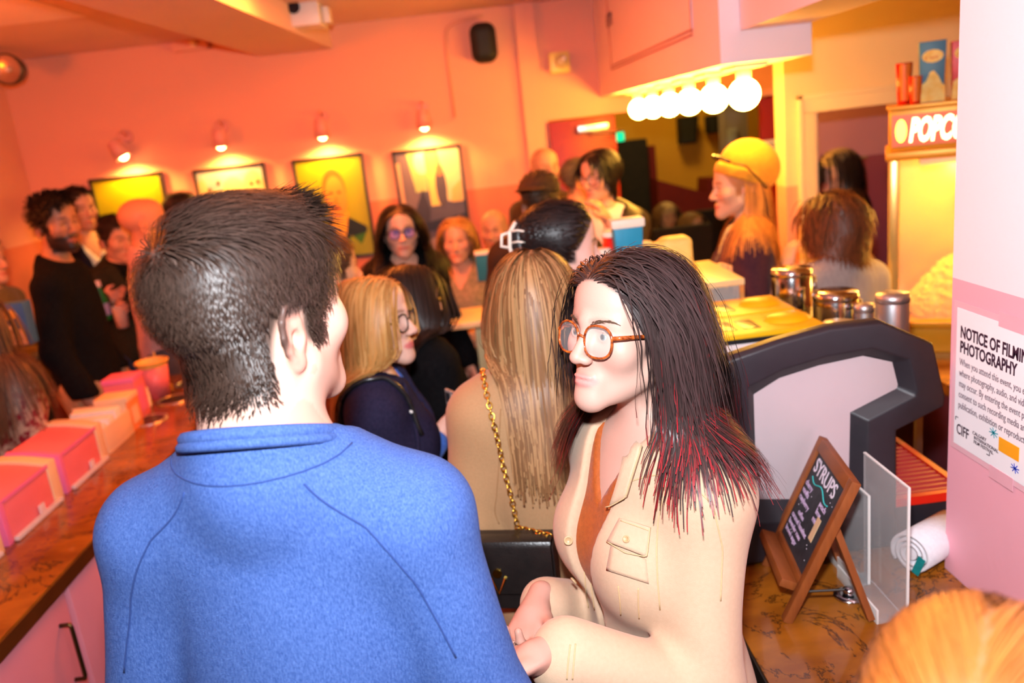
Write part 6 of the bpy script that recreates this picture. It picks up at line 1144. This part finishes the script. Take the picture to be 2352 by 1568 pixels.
c = held(52, 790, 3.42); o = empty('popcorn_sack', tuple(c)); tag(o, 'blue and white popcorn bag held at the left edge', 'bag'); MB().add([(-.055, -.03, 0), (.055, -.03, 0), (.055, .03, 0), (-.055, .03, 0), (-.065, -.035, .18), (.06, -.035, .18), (.06, .035, .18), (-.065, .035, .18)], [(0, 3, 2, 1), (4, 5, 6, 7), (0, 1, 5, 4), (1, 2, 6, 5), (2, 3, 7, 6), (3, 0, 4, 7)]).build('sack', mat('sack_blue', srgb(50, 100, 150), .6, noise=(9, srgb(40, 88, 136), .3)), o, .004)
MB().add([(a_, -.0362, b_) for a_, b_ in ((-.05, .005), (.05, .005), (.045, .06), (.0, .085), (-.045, .06))], [(0, 1, 2, 3, 4)]).build('printed_popcorn', mat('print_cream', srgb(220, 190, 160), .6, noise=(30, srgb(200, 165, 130), .2)), o); MB().add([(a_, -.0368, b_) for a_, b_ in oval(-.005, .135, .035, .022, 12)], [tuple(range(12))]).build('printed_badge', MATS['print_gold'], o)
c = held(1128, 620, 4.25); o = empty('blue_box', tuple(c-A3(0, 0, .05))); tag(o, 'teal-blue carton held by the seated bald man', 'box'); MB().box((-.075, -.03, 0), (.075, .03, .15)).build('carton', mat('carton_teal', srgb(20, 110, 140), .5, noise=(6, srgb(14, 98, 128), .3)), o, .003); MB().box((-.078, -.033, .14), (.078, .033, .158)).build('rim', MATS['tub_rim_white'], o, .002)
c = PHOTO.hc+PHOTO.Rh @ A3(0, .165, -.005); o = empty('photo_camera', tuple(PHOTO.root.matrix_basis @ Vector(tuple(map(float, c))) if False else Matrix.Rotation(PHOTO.root.rotation_euler.z, 4, 'Z') @ Vector(tuple(map(float, c)))+PHOTO.root.location), PHOTO.root.rotation_euler.z+.2); tag(o, 'black camera held to the eye of the photographer in the doorway', 'camera')
M_CB = mat('camera_black', (.012, .012, .013), .45, noise=(60, (.02, .02, .022), .3)); MB().box((-.07, -.035, -.048), (.07, .03, .045)).build('camera_body', M_CB, o, .01); MB().box((-.025, -.03, .045), (.025, .025, .07)).build('viewfinder', M_CB, o, .006); MB().lathe([(.036, 0), (.038, .03), (.036, .09), (.04, .11)], 22, Matrix.Translation((0, .03, 0)) @ Matrix.Rotation(-pi/2, 4, 'X')).build('lens_barrel', M_CB, o, smooth=True); MB().lathe([(.034, .111), (.02, .112)], 20, Matrix.Translation((0, .03, 0)) @ Matrix.Rotation(-pi/2, 4, 'X')).build('lens_glass', MATS['dark_glass'], o)
# ------------------------------------------------------------------ tailoring details laid on the clothes, bag and chain
def cast(o, f, pts, off=0.):
    """march picture rays onto a garment, all at once"""
    R = rotm(0, 0, -o.root.rotation_euler.z); O = (R @ (CAMP-np.array(o.root.location)).astype(np.float32)); D = np.array([ray(x, y) for x, y in pts]) @ R.T; D = (D/np.linalg.norm(D, axis=1, keepdims=True)).astype(np.float32); t = np.full(len(D), .35, np.float32)
    for _ in range(46): s = f(O+D*t[:, None]); t = t+np.clip(s*.75, -.004, .2)
    P_ = O+D*t[:, None]; ok = (np.abs(f(P_)) < .003) & (t < 3.5); g = grad(f, P_); return (P_+g*off).astype(np.float32), ok
def ray_hit(o, f, px, py, off=0.):
    p, ok = cast(o, f, [(px, py)], off); return p[0] if ok[0] else None
def hits(o, f, pts, off=0.):
    p, ok = cast(o, f, pts, off); return list(p[ok])
def lay_seam(o, f, pts, r, m, name, n=16, off=0.):
    P_ = np.array(pts, float); t = np.linspace(0, len(P_)-1, n); q = hits(o, f, list(zip(np.interp(t, np.arange(len(P_)), P_[:, 0]), np.interp(t, np.arange(len(P_)), P_[:, 1]))), off)
    return MB().tube(q, r, 5).build(name, m, o.root, smooth=True) if len(q) > 2 else None
def patch(o, f, quad, m, name, off=.003, n=9, th=.0025):
    """a fabric piece laid on the surface; quad = 4 picture corners used only to find the place on the garment"""
    q = np.array(quad, float); uv = [(i/(n-1), j/(n-1)) for j in range(n) for i in range(n)]
    V, ok = cast(o, f, [((q[0]*(1-u)+q[1]*u)*(1-v)+(q[3]*(1-u)+q[2]*u)*v) for u, v in uv])
    if not ok.all(): return None
    V = np.array(V, np.float32); g = grad(f, V); T_ = V+g*off; B_ = V+g*(off-th-.001)
    F = [(j*n+i, j*n+i+1, (j+1)*n+i+1, (j+1)*n+i) for j in range(n-1) for i in range(n-1)]; N_ = n*n
    bd = [i for i in range(n)]+[j*n+n-1 for j in range(1, n)]+[(n-1)*n+i for i in range(n-2, -1, -1)]+[j*n for j in range(n-2, 0, -1)]
    F2 = F+[tuple(k+N_ for k in t[::-1]) for t in F]+[(bd[k], bd[(k+1) % len(bd)], bd[(k+1) % len(bd)]+N_, bd[k]+N_) for k in range(len(bd))]
    b = MB(); b.add(list(T_)+list(B_), F2); return b.build(name, m, o.root, smooth=True)
fj = WOM.cl['jacket']; fb = WOM.cl['blouse']; M_CRM = MATS['cream_denim']; M_STI = mat('cream_stitch', (.56, .38, .20), .8, noise=(200, (.50, .33, .17), .3))
patch(WOM, fj, [(1428, 1190), (1498, 1210), (1486, 1278), (1400, 1245)], M_CRM, 'pocket_flap', .0075); patch(WOM, fj, [(1406, 1252), (1484, 1284), (1490, 1338), (1396, 1308)], M_CRM, 'chest_pocket', .004)
lay_seam(WOM, fj, [(1400, 1245), (1440, 1270), (1486, 1278), (1498, 1210)], .0010, M_STI, 'stitching', 20, .007); lay_seam(WOM, fj, [(1432, 1197), (1494, 1216)], .0008, M_STI, 'stitching', 10, .008)
h = ray_hit(WOM, fj, 1370, 1208, .008); M_BTN = mat('horn_button', (.52, .34, .18), .35, noise=(60, (.45, .28, .14), .3))
def button(o, f, px, py, r=.0075, off=.003):
    h = ray_hit(o, f, px, py, off)
    if h is None: return
    g = grad(f, h[None])[0]; z = Vector(tuple(map(float, g))); M_ = Matrix.Translation(tuple(map(float, h))) @ z.to_track_quat('Z', 'Y').to_matrix().to_4x4(); MB().lathe([(r*.8, -.001), (r, .001), (r, .0025), (r*.7, .0022), (r*.65, .0016)], 18, M_).build('button', M_BTN, o.root, smooth=True)
button(WOM, fj, 1444, 1240, .0055, .008); button(WOM, fj, 1322, 1330); button(WOM, fj, 1306, 1240)
patch(WOM, fj, [(1430, 1000), (1480, 1030), (1446, 1140), (1374, 1178)], M_CRM, 'lapel', .010, 9, .004)
lay_seam(WOM, fj, [(1374, 1178), (1412, 1162), (1446, 1140), (1480, 1030)], .0010, M_STI, 'lapel_edge', 20, .010)
patch(WOM, fj, [(1524, 1012), (1556, 1010), (1572, 1098), (1532, 1102)], M_CRM, 'epaulette', .006); lay_seam(WOM, fj, [(1524, 1012), (1532, 1102), (1572, 1098), (1556, 1010)], .0008, M_STI, 'stitching', 18, .006); button(WOM, fj, 1541, 1022, .006, .007)
for pts in ([(1530, 1120), (1512, 1190), (1508, 1260), (1510, 1330), (1516, 1400)], [(1420, 1345), (1424, 1380), (1426, 1412)], [(1466, 1350), (1466, 1385), (1468, 1420)], [(1345, 1230), (1340, 1290), (1345, 1350), (1352, 1395)], [(1358, 1225), (1353, 1290), (1358, 1350), (1366, 1400)], [(1430, 1110), (1500, 1090), (1580, 1105), (1640, 1160)], [(1310, 1480), (1305, 1520), (1302, 1560)], [(1322, 1478), (1318, 1520), (1315, 1560)], [(1640, 1170), (1660, 1260), (1655, 1380)]):
    lay_seam(WOM, fj, pts, .0011, M_STI, 'jacket_seam', 18, .0004)
lay_seam(WOM, fb, [(1362, 985), (1330, 1060), (1300, 1120), (1276, 1165)], .006, mat('lanyard_white', srgb(235, 238, 245), .5, noise=(40, srgb(225, 228, 238), .3)), 'lanyard', 20, .004)
lay_seam(WOM, fb, [(1268, 1290), (1262, 1350), (1262, 1400)], .0022, MATS['lanyard_white'], 'lanyard_cord', 14, .003)
sh_, e_, w_ = WOM.arm[-1]; dv = (w_-e_)/np.linalg.norm(w_-e_); u = np.cross(dv, A3(0, 0, 1)); u /= np.linalg.norm(u); w2 = np.cross(dv, u)
MB().tube([tuple(w_-dv*.004+(u*cos(a)+w2*sin(a))*.034) for a in np.linspace(0, 2*pi, 25)[:-1]], .0045, 8, closed=True).build('bracelet', mat('dark_braid', (.02, .015, .015), .6, noise=(120, (.05, .04, .04), .2)), WOM.root, smooth=True)
# lapels of the navy blazer
fn = NAVY.cl['jacket']; lay_seam(NAVY, fn, [(925, 880), (945, 940), (958, 1010), (960, 1060)], .006, MATS['navy_wool'], 'lapel_edge', 14, .003)
h = ray_hit(NAVY, fn, 942, 945, .004)
if h is not None: link('pin_badge', sphere_mesh('pin_badge', .006, 12, 8), MATS['pearl'], NAVY.root, loc=h)
# handbag of the woman in camel, hanging on a gold chain
M_BAGL = mat('bag_black_leather', (.010, .008, .008), .28, noise=(40, (.018, .013, .012), .3), bump=(260, .15)); M_GOLD = mat('gold_metal', (.85, .52, .08), .22, 1., noise=(20, (.8, .46, .06), .3))
hb = at(1150, 1290, 1.545); bag = empty('handbag', (hb[0], hb[1], hb[2]-.10), radians(-14)); tag(bag, 'black leather handbag with a gold clasp on a gold chain, by the camel blazer', 'bag')
MB().box((-.115, -.025, 0), (.115, .030, .155)).build('bag_body', M_BAGL, bag, .012); MB().prism([(-.032, .158), (.033, .158), (.036, .150), (.0, .163), (-.030, .163), (-.036, .15), (-.036, .045), (-.031, .045)], 'x', -.117, .117).build('flap', M_BAGL, bag, .002)
for sx in (-1, 1): MB().box((sx*.1165-.004, -.024, .01), (sx*.1165+.004, .028, .15)).build('gusset', M_BAGL, bag, .003)
MB().tube([(-.016, -.038, .085), (0, -.040, .05), (.016, -.038, .085)], .0035, 6).build('clasp', M_GOLD, bag); MB().lathe([(.010, 0), (.010, .004)], 16, Matrix.Translation((0, -.036, .095)) @ Matrix.Rotation(pi/2, 4, 'X')).build('clasp_plate', M_GOLD, bag)
fc = CAMEL.cl['jacket']; cp = [(1113, 858), (1120, 905), (1133, 965), (1150, 1030), (1165, 1090), (1180, 1150), (1192, 1205)]; t = np.linspace(0, len(cp)-1, 40); cp = np.array(cp, float)
q = hits(CAMEL, fc, list(zip(np.interp(t, np.arange(len(cp)), cp[:, 0]), np.interp(t, np.arange(len(cp)), cp[:, 1]))), .008)
Rw = Matrix.Rotation(CAMEL.root.rotation_euler.z, 4, 'Z'); qw = [Rw @ Vector(tuple(map(float, p)))+CAMEL.root.location for p in q]; end = bag.location+Matrix.Rotation(radians(-14), 3, 'Z') @ Vector((.112, -.005, .165))
qw = [p for p in qw if (p-end).length > .03]+[end]
seg = [0.]
for a, b in zip(qw[:-1], qw[1:]): seg.append(seg[-1]+(b-a).length)
nl = int(seg[-1]/.0115); lk = MB(); lk.tube([(.0085*cos(a)*.9, .0055*sin(a), 0) for a in np.linspace(0, 2*pi, 13)[:-1]], .0017, 5, closed=True); lm = None
Bm = Matrix.Translation(bag.location) @ Matrix.Rotation(radians(-14), 4, 'Z'); Bi = Bm.inverted()
for k in range(nl+1):
    s_ = seg[-1]*k/nl; i = min(max(int(np.searchsorted(seg, s_))-1, 0), len(qw)-2); f_ = (s_-seg[i])/max(seg[i+1]-seg[i], 1e-6); p = qw[i].lerp(qw[i+1], f_); dr = (qw[i+1]-qw[i]).normalized()
    M_ = Matrix.Translation(p) @ dr.to_track_quat('X', 'Z').to_matrix().to_4x4() @ Matrix.Rotation((k % 2)*pi/2+.3, 4, 'X')
    if lm is None: ob = lk.build('chain_link', M_GOLD, bag, smooth=True); lm = ob.data
    else: ob = bpy.data.objects.new('chain_link', lm); COL.objects.link(ob); ob.parent = bag
    ob.matrix_basis = Bi @ M_
# phone in the blonde woman's hand
Wr = NAVY.arm[1][2]; pw_ = Matrix.Rotation(NAVY.root.rotation_euler.z, 4, 'Z') @ Vector(tuple(map(float, Wr)))+NAVY.root.location
ph = empty('phone', (pw_.x+.06, pw_.y-.01, pw_.z+.07), radians(-60)); tag(ph, 'phone in a patterned grey case in the blonde woman\'s hand', 'phone'); MB().box((-.035, -.004, -.07), (.035, .004, .07)).build('phone_case', mat('phone_case_grey', (.20, .17, .16), .4, noise=(60, (.45, .38, .36), .1)), ph, .003); MB().box((-.03, .0041, -.064), (.03, .0048, .064)).build('screen', MATS['dark_glass'], ph); MB().box((-.028, -.0055, .035), (-.005, -.0041, .062)).build('camera_bump', M_HOLE if 'M_HOLE' in globals() else MATS['dark_glass'], ph)
